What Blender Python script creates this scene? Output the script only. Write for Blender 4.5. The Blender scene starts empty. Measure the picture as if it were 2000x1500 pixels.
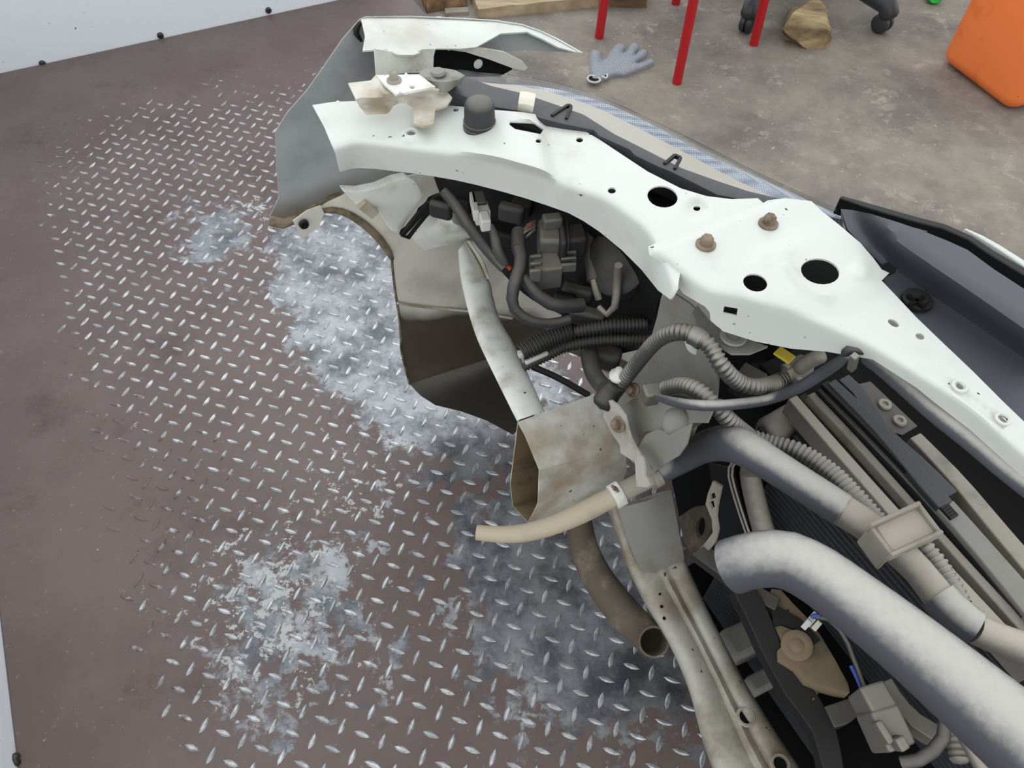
import bpy, bmesh, math, random
import numpy as np
from mathutils import Vector, Matrix, noise
from mathutils.geometry import delaunay_2d_cdt, convex_hull_2d

random.seed(7)
C = bpy.context.scene.collection
# ------------------------------------------------------------------ camera
FPX, PITCH, ROLL, HCAM = 1485.08, math.radians(52.3875), math.radians(1.7973), 1.2488
_cp, _sp, _cr, _sr = math.cos(PITCH), math.sin(PITCH), math.cos(ROLL), math.sin(ROLL)
_fwd = Vector((0, _cp, -_sp)); _r0 = Vector((1, 0, 0)); _u0 = _r0.cross(_fwd)
CR = _r0 * _cr + _u0 * _sr
CU = -_r0 * _sr + _u0 * _cr
CF = _fwd
cam_d = bpy.data.cameras.new('camera'); cam = bpy.data.objects.new('camera', cam_d); C.objects.link(cam)
cam_d.sensor_width = 36; cam_d.lens = FPX / 2000 * 36; cam_d.clip_start = .02
M = Matrix((CR, CU, -CF)).transposed().to_4x4(); M.translation = Vector((0, 0, HCAM)); cam.matrix_world = M
bpy.context.scene.camera = cam
# ------------------------------------------------------------------ light and exposure
vs = bpy.context.scene.view_settings
vs.view_transform = 'Standard'; vs.look = 'None'; vs.gamma = 1; vs.use_curve_mapping = False; vs.exposure = 0.0
w = bpy.data.worlds.new('World'); bpy.context.scene.world = w; w.use_nodes = True
wn = w.node_tree.nodes; wl = w.node_tree.links
bg = wn['Background']; bg.inputs['Color'].default_value = (.93, .97, 1, 1); bg.inputs['Strength'].default_value = 1.22


def area(name, loc, target, sx, sy, energy, col):
    d = bpy.data.lights.new(name, 'AREA'); d.shape = 'RECTANGLE'; d.size = sx; d.size_y = sy
    d.energy = energy; d.color = col
    o = bpy.data.objects.new(name, d); C.objects.link(o); o.location = loc
    o.rotation_euler = (Vector(target) - Vector(loc)).to_track_quat('-Z', 'Y').to_euler(); return o


area('door_light', (-.6, 4.6, 3.6), (0, .7, .2), 5.0, 3.2, 48, (.96, .985, 1))
area('roof_light', (.4, 1.9, 4.2), (.2, .9, 0), 3.0, 2.0, 6, (1, 1, .98))

# ------------------------------------------------------------------ frames of reference
# car frame: f forward, n outward (to the car's side), z up
O2 = Vector((-.18, .84)); A29 = math.radians(29)
F3 = Vector((math.cos(A29), math.sin(A29), 0)); N3 = Vector((-math.sin(A29), math.cos(A29), 0)); Z3 = Vector((0, 0, 1))
CAMP = Vector((0, 0, HCAM))


def W(f, n, z): return Vector((O2.x, O2.y, 0)) + F3 * f + N3 * n + Z3 * z
def ray(x, y): return CF + CR * ((x - 1000) / FPX) - CU * ((y - 750) / FPX)
def P(x, y, z):
    d = ray(x, y); return CAMP + d * ((z - HCAM) / d.z)
def QN(x, y, n):
    d = ray(x, y); o = W(0, n, 0); return CAMP + d * ((o - CAMP).dot(N3) / d.dot(N3))
def QF(x, y, f):
    d = ray(x, y); o = W(f, 0, 0); return CAMP + d * ((o - CAMP).dot(F3) / d.dot(F3))
def V(p): return p if isinstance(p, Vector) else P(*p)
def depth(v): return (v - CAMP).dot(CF)
def pw(v, wpx): return wpx * depth(v) / FPX            # size in metres of wpx pixels at v
def fnz(v):
    r = v - Vector((O2.x, O2.y, 0)); return r.dot(F3), r.dot(N3), v.z

# ------------------------------------------------------------------ materials
def mat(name, base, rough=.5, metal=0, dirt=None, dirt_amt=.4, dirt_scale=6, dust=None, dust_amt=.8, dust_scale=22, dust_lo=.22, dust_n=.9, bump=0, bump_scale=60,
        speck=0, speck_col=(.03, .025, .02), coat=0, spec=.5, low=None):
    m = bpy.data.materials.new(name); m.use_nodes = True
    nt = m.node_tree; N = nt.nodes; L = nt.links; b = N['Principled BSDF']
    b.inputs['Roughness'].default_value = rough; b.inputs['Metallic'].default_value = metal
    b.inputs['Specular IOR Level'].default_value = spec
    if coat: b.inputs['Coat Weight'].default_value = coat; b.inputs['Coat Roughness'].default_value = .15
    geo = N.new('ShaderNodeNewGeometry')
    cur = None
    def rgb(c):
        n = N.new('ShaderNodeRGB'); n.outputs[0].default_value = (*c, 1); return n.outputs[0]
    def mix(fac, a, bb):
        n = N.new('ShaderNodeMix'); n.data_type = 'RGBA'; L.new(fac, n.inputs[0]); L.new(a, n.inputs[6]); L.new(bb, n.inputs[7]); return n.outputs[2]
    def noi(scale, det=6, rg=.6):
        n = N.new('ShaderNodeTexNoise'); n.inputs['Scale'].default_value = scale; n.inputs['Detail'].default_value = det
        n.inputs['Roughness'].default_value = rg; L.new(geo.outputs['Position'], n.inputs['Vector']); return n.outputs['Fac']
    def ramp(src, lo, hi, omax=1):
        n = N.new('ShaderNodeMapRange'); n.interpolation_type = 'SMOOTHSTEP'; n.inputs[1].default_value = lo; n.inputs[2].default_value = hi
        n.inputs[4].default_value = omax; L.new(src, n.inputs[0]); return n.outputs[0]
    cur = rgb(base)
    if dirt:
        cur = mix(ramp(noi(dirt_scale), .62 - dirt_amt * .35, .85 - dirt_amt * .25, .9), cur, rgb(dirt))
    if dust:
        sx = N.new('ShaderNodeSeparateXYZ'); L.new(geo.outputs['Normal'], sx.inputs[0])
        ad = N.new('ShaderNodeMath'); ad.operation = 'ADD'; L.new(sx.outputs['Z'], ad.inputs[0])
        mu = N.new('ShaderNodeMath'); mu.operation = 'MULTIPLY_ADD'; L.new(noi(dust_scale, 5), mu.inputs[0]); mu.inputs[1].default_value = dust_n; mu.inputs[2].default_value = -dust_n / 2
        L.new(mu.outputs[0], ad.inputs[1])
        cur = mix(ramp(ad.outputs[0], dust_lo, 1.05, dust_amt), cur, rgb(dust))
    if low:
        sz = N.new('ShaderNodeSeparateXYZ'); L.new(geo.outputs['Position'], sz.inputs[0])
        zz = N.new('ShaderNodeMath'); zz.operation = 'MULTIPLY_ADD'; L.new(noi(14), zz.inputs[0]); zz.inputs[1].default_value = .05; L.new(sz.outputs['Z'], zz.inputs[2])
        mr = N.new('ShaderNodeMapRange'); mr.interpolation_type = 'SMOOTHSTEP'; mr.inputs[1].default_value = low[0]; mr.inputs[2].default_value = low[1]; mr.inputs[3].default_value = .85; mr.inputs[4].default_value = 0; L.new(zz.outputs[0], mr.inputs[0])
        cur = mix(mr.outputs[0], cur, rgb(low[2]))
    if speck:
        cur = mix(ramp(noi(90, 2), .74 - speck * .1, .78 - speck * .1, 1), cur, rgb(speck_col))
    L.new(cur, b.inputs['Base Color'])
    if bump:
        bp = N.new('ShaderNodeBump'); bp.inputs['Strength'].default_value = bump; bp.inputs['Distance'].default_value = .004
        L.new(noi(bump_scale, 5), bp.inputs['Height']); L.new(bp.outputs[0], b.inputs['Normal'])
    return m


DUST = (.36, .32, .265)
WHITE = mat('white_paint', (.67, .69, .645), .38, coat=.1, dirt=(.50, .47, .38), dirt_amt=.26, dirt_scale=9, speck=.3)
WHITE_D = mat('dirty_white_paint', (.80, .80, .73), .45, dirt=(.40, .31, .2), dirt_amt=.72, dirt_scale=9, speck=.3, bump=.1)
WHITE_M = mat('grimy_white_paint', (.80, .81, .74), .45, dirt=(.33, .28, .21), dirt_amt=.4, dirt_scale=14, speck=.2)
GREYP = mat('dusty_grey_steel', (.27, .262, .235), .6, dirt=(.2, .175, .14), dirt_amt=.5, dirt_scale=16, bump=.08)
FENDIN = mat('grey_primer', (.43, .45, .445), .42, dirt=(.15, .155, .16), dirt_amt=.5, dirt_scale=3.5, low=(.585, .63, (.19, .15, .095)))
GRIME = mat('brown_grime', (.24, .19, .12), .8, dirt=(.04, .028, .015), dirt_amt=.75, dirt_scale=40, bump=.4)
BLACKIN = mat('black_inner', (.004, .004, .0035), .8, spec=.2)  # also colours the sheets that stand in for shade in gaps
BLACK = mat('black_plastic', (.008, .008, .009), .55, dust=DUST, dust_amt=.05, spec=.3)
XMEM = mat('brown_grimed_steel', (.50, .485, .42), .5, dirt=(.2, .15, .09), dirt_amt=.75, dirt_scale=10, speck=.3, bump=.1)
DUSTL = mat('pale_dusty_steel', (.50, .48, .42), .6, dirt=(.3, .26, .2), dirt_amt=.4, dirt_scale=20)
UNDER = mat('black_underside', (.024, .019, .013), .7, dirt=(.06, .047, .03), dirt_amt=.5, dirt_scale=9)
RAILIN = mat('brown_rail_inside', (.21, .155, .085), .8, dirt=(.08, .055, .03), dirt_amt=.4, dirt_scale=18)
DKGREY = mat('dark_grey_plastic', (.034, .036, .042), .55, dust=(.13, .13, .135), dust_amt=.35)
GRILLE = mat('charcoal_plastic', (.036, .040, .048), .5, dust=(.095, .10, .115), dust_amt=.5, bump=.05, bump_scale=300)
RUBBER = mat('black_rubber', (.03, .03, .032), .55, dust=DUST, dust_amt=.35)
HOSE = mat('dusty_shaded_hose', (.062, .064, .076), .62, dust=(.52, .50, .455), dust_amt=1.0, dust_scale=130, dust_lo=.40, dust_n=.28, bump=.05)  # dust ramp by normal also paints shade onto the undersides
HOSEB = mat('dusty_beige_hose', (.17, .155, .135), .7, dust=(.50, .45, .375), dust_amt=.95, dust_scale=90, dust_lo=.12, dust_n=.45)
HOSED = mat('dark_dusty_hose', (.05, .048, .045), .65, dust=(.2, .185, .16), dust_amt=.8)
BEIGEH = mat('beige_dried_hose', (.47, .4, .29), .75, dirt=(.3, .25, .18), dirt_amt=.3, dirt_scale=20)
CONDUIT = mat('dusty_conduit', (.05, .048, .045), .65, dust=(.50, .465, .41), dust_amt=.9)
CONDARK = mat('dark_conduit', (.018, .0175, .017), .6, dust=(.19, .17, .14), dust_amt=.5)
TAN = mat('dusty_tan_metal', (.21, .155, .095), .75, dirt=(.13, .1, .065), dirt_amt=.35, dirt_scale=20)
DUSTM = mat('dust_covered_metal', (.33, .30, .25), .75, dirt=(.2, .18, .15), dirt_amt=.4, dirt_scale=25)
CONN = mat('dusty_connector', (.11, .105, .09), .6, dust=(.33, .31, .255), dust_amt=.85)
RUST = mat('rusty_bolt_metal', (.27, .2, .145), .65, .3, dirt=(.1, .06, .04), dirt_amt=.5, dirt_scale=80)
RUSTP = mat('rusty_pipe_metal', (.115, .092, .068), .75, dirt=(.3, .235, .17), dirt_amt=.42, dirt_scale=24, bump=.3)
STEEL = mat('zinc_steel', (.45, .46, .46), .35, .8)
BEIGEBR = mat('stained_beige_paint', (.66, .64, .56), .45, dirt=(.36, .27, .17), dirt_amt=.58, dirt_scale=13)
CREAM = mat('cream_clip', (.72, .69, .57), .4)
REFL = mat('pale_reflector', (.56, .49, .385), .35, dirt=(.3, .28, .25), dirt_amt=.3, dirt_scale=8)
WIRER = mat('red_wire', (.45, .06, .04), .5)
WIREB = mat('blue_wire', (.04, .08, .35), .5)
WIREP = mat('copper_brown_wires', (.33, .16, .11), .6)
YELLOW = mat('yellow_label', (.62, .46, .05), .5)
CWHITE = mat('white_connector_plastic', (.6, .59, .54), .45)
BOARD = mat('white_board', (.86, .90, .94), .45, speck=.12, speck_col=(.1, .1, .1))
BOARDE = BOARD
SCREW = mat('dark_screw', (.05, .055, .05), .4, .6)
RED = mat('red_paint', (.45, .008, .012), .35)
ORANGE = mat('orange_plastic', (.95, .23, .055), .42, dirt=(.6, .1, .01), dirt_amt=.2, dirt_scale=7, speck=.05)
GREEN = mat('green_plastic', (.02, .5, .05), .35)
CASTER = mat('caster_black', (.03, .034, .038), .4)
KNIT = mat('grey_knit', (.30, .32, .36), .95, dirt=(.42, .44, .48), dirt_amt=.6, dirt_scale=160, bump=.8, bump_scale=350)
KNITE = mat('pale_knit_hem', (.62, .62, .6), .95)
RADF = mat('radiator_fins', (.008, .0085, .010), .6)


def wood(name, c1, c2, c3):
    m = bpy.data.materials.new(name); m.use_nodes = True; nt = m.node_tree; N = nt.nodes; L = nt.links; b = N['Principled BSDF']
    b.inputs['Roughness'].default_value = .8
    geo = N.new('ShaderNodeNewGeometry'); mp = N.new('ShaderNodeMapping'); mp.inputs['Scale'].default_value = (5, 40, 18)
    mp.inputs['Rotation'].default_value = (0, 0, -.3)
    L.new(geo.outputs['Position'], mp.inputs[0]); n = N.new('ShaderNodeTexNoise'); n.inputs['Scale'].default_value = 1.2; n.inputs['Detail'].default_value = 8
    L.new(mp.outputs[0], n.inputs['Vector']); r = N.new('ShaderNodeValToRGB'); e = r.color_ramp.elements
    e[0].position = .3; e[0].color = (*c1, 1); e[1].position = .7; e[1].color = (*c3, 1); x = e.new(.5); x.color = (*c2, 1)
    L.new(n.outputs['Fac'], r.inputs[0]); L.new(r.outputs[0], b.inputs['Base Color'])
    bp = N.new('ShaderNodeBump'); bp.inputs['Strength'].default_value = .5; L.new(n.outputs['Fac'], bp.inputs['Height']); L.new(bp.outputs[0], b.inputs['Normal'])
    return m


WOOD1 = wood('weathered_wood', (.2, .14, .08), (.38, .29, .18), (.5, .4, .27))
WOOD2 = wood('dark_stained_wood', (.05, .035, .02), (.24, .17, .085), (.46, .36, .19))
WOOD3 = wood('brown_rough_wood', (.05, .03, .018), (.2, .12, .06), (.4, .24, .12))


def tread_mat(name, lug):
    """brown floor paint worn through to bare steel, with white scuffs; wear follows the traffic across the plate"""
    m = bpy.data.materials.new(name); m.use_nodes = True; nt = m.node_tree; N = nt.nodes; L = nt.links; b = N['Principled BSDF']
    geo = N.new('ShaderNodeNewGeometry')
    def noi(scale, det=8, rg=.62, off=0):
        mp = N.new('ShaderNodeMapping'); mp.inputs['Location'].default_value = (off, off * .7, 0); L.new(geo.outputs['Position'], mp.inputs[0])
        n = N.new('ShaderNodeTexNoise'); n.inputs['Scale'].default_value = scale; n.inputs['Detail'].default_value = det; n.inputs['Roughness'].default_value = rg
        L.new(mp.outputs[0], n.inputs['Vector']); return n.outputs['Fac']
    def op(o, a, bb, cc=None):
        n = N.new('ShaderNodeMath'); n.operation = o
        for i, v in enumerate((a, bb, cc)):
            if v is None: continue
            if isinstance(v, (int, float)): n.inputs[i].default_value = v
            else: L.new(v, n.inputs[i])
        return n.outputs[0]
    def sm(src, lo, hi, omin=0, omax=1):
        n = N.new('ShaderNodeMapRange'); n.interpolation_type = 'SMOOTHSTEP'
        for i, v in ((1, lo), (2, hi), (3, omin), (4, omax)): n.inputs[i].default_value = v
        L.new(src, n.inputs[0]); return n.outputs[0]
    def rgb(c):
        n = N.new('ShaderNodeRGB'); n.outputs[0].default_value = (*c, 1); return n.outputs[0]
    def mix(fac, a, bb):
        n = N.new('ShaderNodeMix'); n.data_type = 'RGBA'; L.new(fac, n.inputs[0]); L.new(a, n.inputs[6]); L.new(bb, n.inputs[7]); return n.outputs[2]
    def blob(f, n, rf, rn):      # soft 0..1 patch centred in car frame coordinates
        mp = N.new('ShaderNodeMapping'); mp.vector_type = 'TEXTURE'
        c = W(f, n, 0); mp.inputs['Location'].default_value = c; mp.inputs['Rotation'].default_value = (0, 0, A29); mp.inputs['Scale'].default_value = (rf, rn, 10)
        L.new(geo.outputs['Position'], mp.inputs[0]); v = N.new('ShaderNodeVectorMath'); v.operation = 'LENGTH'; L.new(mp.outputs[0], v.inputs[0])
        return sm(v.outputs['Value'], 0, 1, 1, 0)
    wear = blob(.12, .36, .50, .95)
    wear = op('MAXIMUM', wear, op('MULTIPLY', blob(.12, -.42, .42, .55), .80))
    wear = op('MAXIMUM', wear, op('MULTIPLY', blob(-.35, -.25, .36, .46), .50))
    wear = op('MAXIMUM', wear, op('MULTIPLY', blob(-.22, .75, .42, .75), .46))
    big = noi(6, 10, .7); fine = noi(38, 6, .65, 3.1)
    nz = op('ADD', op('ADD', op('MULTIPLY', big, .45), op('MULTIPLY', noi(18, 8, .7, 8), .3)), op('MULTIPLY', fine, .25))
    patch = op('MULTIPLY', blob(-.02, -.32, .62, .62), sm(noi(19, 7, .62, 12), .50, .66, 0, .42))
    wear = op('ADD', wear, patch)
    bare = sm(op('ADD', wear, op('MULTIPLY_ADD', nz, 1.7, -.85)), .40, .50)
    lugwear = op('MAXIMUM', op('MAXIMUM', blob(.15, .2, .85, 1.6), blob(-.18, .7, .62, 1.1)), blob(-.1, -.4, .75, .9))
    lugb = sm(op('ADD', op('MULTIPLY', lugwear, 1.5), op('MULTIPLY_ADD', noi(45, 4, .6, 1.7), 1.6, -.8)), .30, .62)
    brown = mix(sm(noi(3.2, 6), .35, .7), rgb((.128, .090, .082)), rgb((.165, .122, .112)))
    brown = mix(sm(noi(26, 6, .7, 5), .60, .72, 0, .45), brown, rgb((.06, .055, .05)))
    brown = mix(sm(noi(5, 9, .72, 15), .54, .70, 0, .7), brown, rgb((.080, .050, .044)))
    brown = mix(sm(noi(70, 3, .6, 25), .64, .70, 0, .5), brown, rgb((.24, .20, .185)))
    steel = mix(sm(noi(11, 8, .7, 2), .35, .65), rgb((.10, .105, .12)), rgb((.36, .37, .39)))
    steel = mix(sm(noi(30, 5, .7, 9), .58, .72, 0, .6), steel, rgb((.17, .12, .08)))
    # pale scuffed paint flakes in the walked-over patch
    sc = op('MAXIMUM', op('MULTIPLY', blob(-.36, -.22, .42, .5), .72), op('MULTIPLY', blob(-.18, -.06, .34, .40), .62))
    sc = op('MAXIMUM', sc, op('MULTIPLY', blob(-.1, .8, .25, .5), .62))
    flake = sm(op('ADD', op('MULTIPLY_ADD', sc, 1.0, .06), op('MULTIPLY_ADD', op('ADD', op('MULTIPLY', noi(24, 10, .75, 7), .65), op('MULTIPLY', noi(90, 4, .65, 4), .35)), 3.4, -1.7)), .80, .90)
    speck = sm(noi(130, 2, .5, 6), .735, .76)
    if lug:
        col = mix(lugb, brown, mix(sm(noi(40, 4, .7, 31), .38, .66), rgb((.34, .345, .35)), rgb((.66, .67, .68)))); met = op('MULTIPLY', lugb, .55); b.inputs['Roughness'].default_value = .34
        L.new(met, b.inputs['Metallic'])
    else:
        col = mix(bare, brown, steel); col = mix(op('MULTIPLY', flake, .85), col, rgb((.52, .53, .51))); col = mix(op('MULTIPLY', speck, .6), col, rgb((.6, .58, .54)))
        met = op('MULTIPLY', op('MULTIPLY', bare, op('SUBTRACT', 1, flake)), .6); L.new(met, b.inputs['Metallic'])
        L.new(sm(bare, 0, 1, .52, .36), b.inputs['Roughness'])
        bp = N.new('ShaderNodeBump'); bp.inputs['Strength'].default_value = .12; bp.inputs['Distance'].default_value = .003
        L.new(op('ADD', fine, op('MULTIPLY', flake, .6)), bp.inputs['Height']); L.new(bp.outputs[0], b.inputs['Normal'])
    L.new(col, b.inputs['Base Color'])
    return m


TREAD = tread_mat('worn_brown_tread_paint', False)
LUG = tread_mat('worn_lozenge_steel', True)


def concrete_mat():
    m = bpy.data.materials.new('stained_concrete'); m.use_nodes = True; nt = m.node_tree; N = nt.nodes; L = nt.links; b = N['Principled BSDF']
    b.inputs['Roughness'].default_value = .85
    geo = N.new('ShaderNodeNewGeometry')
    def noi(s, d, r):
        n = N.new('ShaderNodeTexNoise'); n.inputs['Scale'].default_value = s; n.inputs['Detail'].default_value = d; n.inputs['Roughness'].default_value = r
        L.new(geo.outputs['Position'], n.inputs['Vector']); return n.outputs['Fac']
    def sm(src, lo, hi, omax=1):
        n = N.new('ShaderNodeMapRange'); n.inputs[1].default_value = lo; n.inputs[2].default_value = hi; n.inputs[4].default_value = omax; L.new(src, n.inputs[0]); return n.outputs[0]
    def mix(fac, a, bb):
        n = N.new('ShaderNodeMix'); n.data_type = 'RGBA'; L.new(fac, n.inputs[0])
        for i, v in ((6, a), (7, bb)):
            if isinstance(v, tuple): n.inputs[i].default_value = (*v, 1)
            else: L.new(v, n.inputs[i])
        return n.outputs[2]
    c = mix(sm(noi(2.6, 10, .7), .38, .62), (.145, .128, .114), (.285, .252, .205))
    c = mix(sm(noi(16, 8, .78), .53, .66, .8), c, (.42, .38, .31))
    c = mix(sm(noi(8, 7, .75), .54, .68, .75), c, (.095, .085, .078))
    c = mix(sm(noi(60, 4, .6), .66, .72, .7), c, (.5, .45, .37))
    L.new(c, b.inputs['Base Color'])
    bp = N.new('ShaderNodeBump'); bp.inputs['Strength'].default_value = .25; bp.inputs['Distance'].default_value = .005; L.new(noi(50, 8, .7), bp.inputs['Height']); L.new(bp.outputs[0], b.inputs['Normal'])
    return m


CONCRETE = concrete_mat()


def lens_mat():
    m = bpy.data.materials.new('clear_lens'); m.use_nodes = True; nt = m.node_tree; N = nt.nodes; L = nt.links; b = N['Principled BSDF']
    tr = N.new('ShaderNodeBsdfTransparent'); tr.inputs[0].default_value = (.94, .95, .96, 1); gl = N.new('ShaderNodeBsdfGlossy'); gl.inputs['Roughness'].default_value = .12
    lw = N.new('ShaderNodeLayerWeight'); lw.inputs[0].default_value = .25; fr = N.new('ShaderNodeMapRange'); fr.inputs[1].default_value = .35; fr.inputs[2].default_value = 1; fr.inputs[3].default_value = .03; fr.inputs[4].default_value = .5; L.new(lw.outputs['Facing'], fr.inputs[0]); mx = N.new('ShaderNodeMixShader'); L.new(fr.outputs[0], mx.inputs[0]); L.new(tr.outputs[0], mx.inputs[1]); L.new(gl.outputs[0], mx.inputs[2])
    L.new(mx.outputs[0], N['Material Output'].inputs[0])
    return m


LENS = lens_mat()


def honey_mat():
    m = bpy.data.materials.new('ribbed_lamp_chrome'); m.use_nodes = True; nt = m.node_tree; N = nt.nodes; L = nt.links; b = N['Principled BSDF']
    b.inputs['Metallic'].default_value = .35; b.inputs['Roughness'].default_value = .3
    geo = N.new('ShaderNodeNewGeometry'); v = N.new('ShaderNodeTexVoronoi'); v.inputs['Scale'].default_value = 420; v.inputs['Randomness'].default_value = .1
    L.new(geo.outputs['Position'], v.inputs['Vector']); r = N.new('ShaderNodeValToRGB'); e = r.color_ramp.elements
    e[0].position = .2; e[0].color = (.62, .655, .70, 1); e[1].position = .6; e[1].color = (.20, .225, .265, 1)
    L.new(v.outputs['Distance'], r.inputs[0]); L.new(r.outputs[0], b.inputs['Base Color'])
    return m


HONEY = honey_mat()


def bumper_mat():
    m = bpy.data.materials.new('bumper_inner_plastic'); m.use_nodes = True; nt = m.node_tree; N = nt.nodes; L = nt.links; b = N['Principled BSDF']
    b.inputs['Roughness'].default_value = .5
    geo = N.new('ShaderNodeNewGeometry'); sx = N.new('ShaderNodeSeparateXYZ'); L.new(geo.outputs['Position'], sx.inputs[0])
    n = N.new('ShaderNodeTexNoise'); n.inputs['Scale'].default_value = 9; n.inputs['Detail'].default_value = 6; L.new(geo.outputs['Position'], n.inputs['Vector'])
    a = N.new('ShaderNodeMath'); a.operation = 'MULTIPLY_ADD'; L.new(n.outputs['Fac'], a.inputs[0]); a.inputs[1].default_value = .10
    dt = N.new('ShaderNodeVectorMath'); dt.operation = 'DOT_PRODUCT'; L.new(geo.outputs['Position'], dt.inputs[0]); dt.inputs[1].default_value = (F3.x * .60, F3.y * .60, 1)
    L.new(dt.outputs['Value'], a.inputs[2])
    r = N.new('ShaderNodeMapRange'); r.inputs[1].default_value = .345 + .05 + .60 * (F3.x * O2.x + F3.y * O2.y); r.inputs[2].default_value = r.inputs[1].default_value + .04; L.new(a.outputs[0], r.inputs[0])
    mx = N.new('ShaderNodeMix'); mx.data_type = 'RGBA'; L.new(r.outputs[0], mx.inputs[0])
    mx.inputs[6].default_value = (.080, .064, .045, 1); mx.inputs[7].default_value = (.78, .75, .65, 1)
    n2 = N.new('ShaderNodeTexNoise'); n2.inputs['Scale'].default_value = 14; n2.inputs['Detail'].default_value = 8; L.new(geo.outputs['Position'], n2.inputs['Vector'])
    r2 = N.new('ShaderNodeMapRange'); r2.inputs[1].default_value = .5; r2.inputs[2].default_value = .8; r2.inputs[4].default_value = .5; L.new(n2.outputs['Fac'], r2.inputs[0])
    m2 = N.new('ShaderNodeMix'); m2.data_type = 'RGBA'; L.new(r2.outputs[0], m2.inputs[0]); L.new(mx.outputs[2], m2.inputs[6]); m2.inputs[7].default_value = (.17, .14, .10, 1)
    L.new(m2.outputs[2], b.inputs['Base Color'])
    return m


BUMPIN = bumper_mat()

# ------------------------------------------------------------------ builders
WORLD = {}          # world origin of each object


def link(name, me, m, parent=None, smooth=True, loc=None):
    me.materials.append(m)
    if smooth:
        me.polygons.foreach_set('use_smooth', [True] * len(me.polygons))
    co = np.empty(len(me.vertices) * 3); me.vertices.foreach_get('co', co); co = co.reshape(-1, 3)
    if loc is None:
        lo = (co.min(0) + co.max(0)) / 2 if len(co) else np.zeros(3)
        if parent is None: lo[2] = co[:, 2].min()
    else: lo = np.array(loc)
    me.vertices.foreach_set('co', (co - lo).ravel()); me.update()
    o = bpy.data.objects.new(name, me); C.objects.link(o)
    wl_ = Vector(lo); WORLD[o.name] = wl_
    if parent: o.parent = parent; o.location = wl_ - WORLD[parent.name]
    else: o.location = wl_
    return o


def obj(name, bm, m, parent=None, smooth=True, sharp=40, solid=0, offset=-1, bevel=0):
    me = bpy.data.meshes.new(name)
    bmesh.ops.remove_doubles(bm, verts=bm.verts, dist=1e-6)
    bm.to_mesh(me); bm.free()
    o = link(name, me, m, parent, smooth)
    if solid:
        md = o.modifiers.new('solid', 'SOLIDIFY'); md.thickness = solid; md.offset = offset; md.use_even_offset = False
        if smooth and not bevel:
            es = o.modifiers.new('edges', 'EDGE_SPLIT'); es.split_angle = math.radians(55); es.use_edge_sharp = False
    if bevel:
        md = o.modifiers.new('bevel', 'BEVEL'); md.width = bevel; md.segments = 2; md.limit_method = 'ANGLE'; md.angle_limit = math.radians(35)
    if smooth and sharp:
        try: me.set_sharp_from_angle(angle=math.radians(sharp))
        except Exception: pass
    return o


def thing(name, label, cat, loc, group=None):
    o = bpy.data.objects.new(name, None); C.objects.link(o); o.location = loc; o.empty_display_size = .05
    o['label'] = label; o['category'] = cat; WORLD[o.name] = Vector(loc)
    if group: o['group'] = group
    return o


def tag(o, label, cat, group=None):
    o['label'] = label; o['category'] = cat
    if group: o['group'] = group
    return o


def spline(pts, n):
    """Catmull-Rom through pts (list of equal-length tuples), n samples evenly by chord"""
    a = np.array([list(p) for p in pts], float)
    if len(a) == 2:
        t = np.linspace(0, 1, n)[:, None]; return a[0] * (1 - t) + a[1] * t
    k = 12; out = []
    ext = np.vstack([2 * a[0] - a[1], a, 2 * a[-1] - a[-2]])
    for i in range(1, len(ext) - 2):
        p0, p1, p2, p3 = ext[i - 1:i + 3]
        for t in np.linspace(0, 1, k, endpoint=False):
            out.append(.5 * (2 * p1 + (p2 - p0) * t + (2 * p0 - 5 * p1 + 4 * p2 - p3) * t * t + (3 * p1 - p0 - 3 * p2 + p3) * t ** 3))
    out.append(a[-1]); out = np.array(out)
    s = np.r_[0, np.cumsum(np.linalg.norm(np.diff(out[:, :3], axis=0), axis=1))]
    q = np.linspace(0, s[-1], n)
    return np.stack([np.interp(q, s, out[:, j]) for j in range(out.shape[1])], 1)


def add_grid(bm, rows, cols=20, sub=3):
    """smooth sheet through rows of points"""
    R = [spline([V(p) for p in r], cols) for r in rows]
    R = np.array(R)                                   # rows, cols, 3
    nr = (len(rows) - 1) * sub + 1
    G = np.stack([spline(R[:, j], nr) for j in range(cols)], 1)
    vs_ = [[bm.verts.new(G[i, j]) for j in range(cols)] for i in range(nr)]
    for i in range(nr - 1):
        for j in range(cols - 1):
            bm.faces.new((vs_[i][j], vs_[i][j + 1], vs_[i + 1][j + 1], vs_[i + 1][j]))
    return vs_


def sheet(name, rows, m, parent, cols=20, sub=3, solid=.002, offset=0, **k):
    bm = bmesh.new(); add_grid(bm, rows, cols, sub); bmesh.ops.recalc_face_normals(bm, faces=bm.faces)
    return obj(name, bm, m, parent, solid=solid, offset=offset, **k)


def inpoly(x, y, poly):
    c = False; j = len(poly) - 1
    for i in range(len(poly)):
        xi, yi = poly[i]; xj, yj = poly[j]
        if (yi > y) != (yj > y) and x < (xj - xi) * (y - yi) / (yj - yi) + xi: c = not c
        j = i
    return c


def pdist(x, y, poly, closed=True):
    a = np.array(poly, float); b = np.roll(a, -1, 0)
    if not closed: a, b = a[:-1], b[:-1]
    d = b - a; p = np.array([x, y]); t = np.clip(((p - a) * d).sum(1) / np.maximum((d * d).sum(1), 1e-9), 0, 1)
    return float(np.min(np.linalg.norm(a + d * t[:, None] - p, axis=1)))


def resample_poly(poly, step):
    out = []
    for i in range(len(poly)):
        a = poly[i]; b = poly[(i + 1) % len(poly)]; n = max(1, int(math.hypot(b[0] - a[0], b[1] - a[1]) / step))
        for k in range(n): out.append((a[0] + (b[0] - a[0]) * k / n, a[1] + (b[1] - a[1]) * k / n))
    return out


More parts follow.
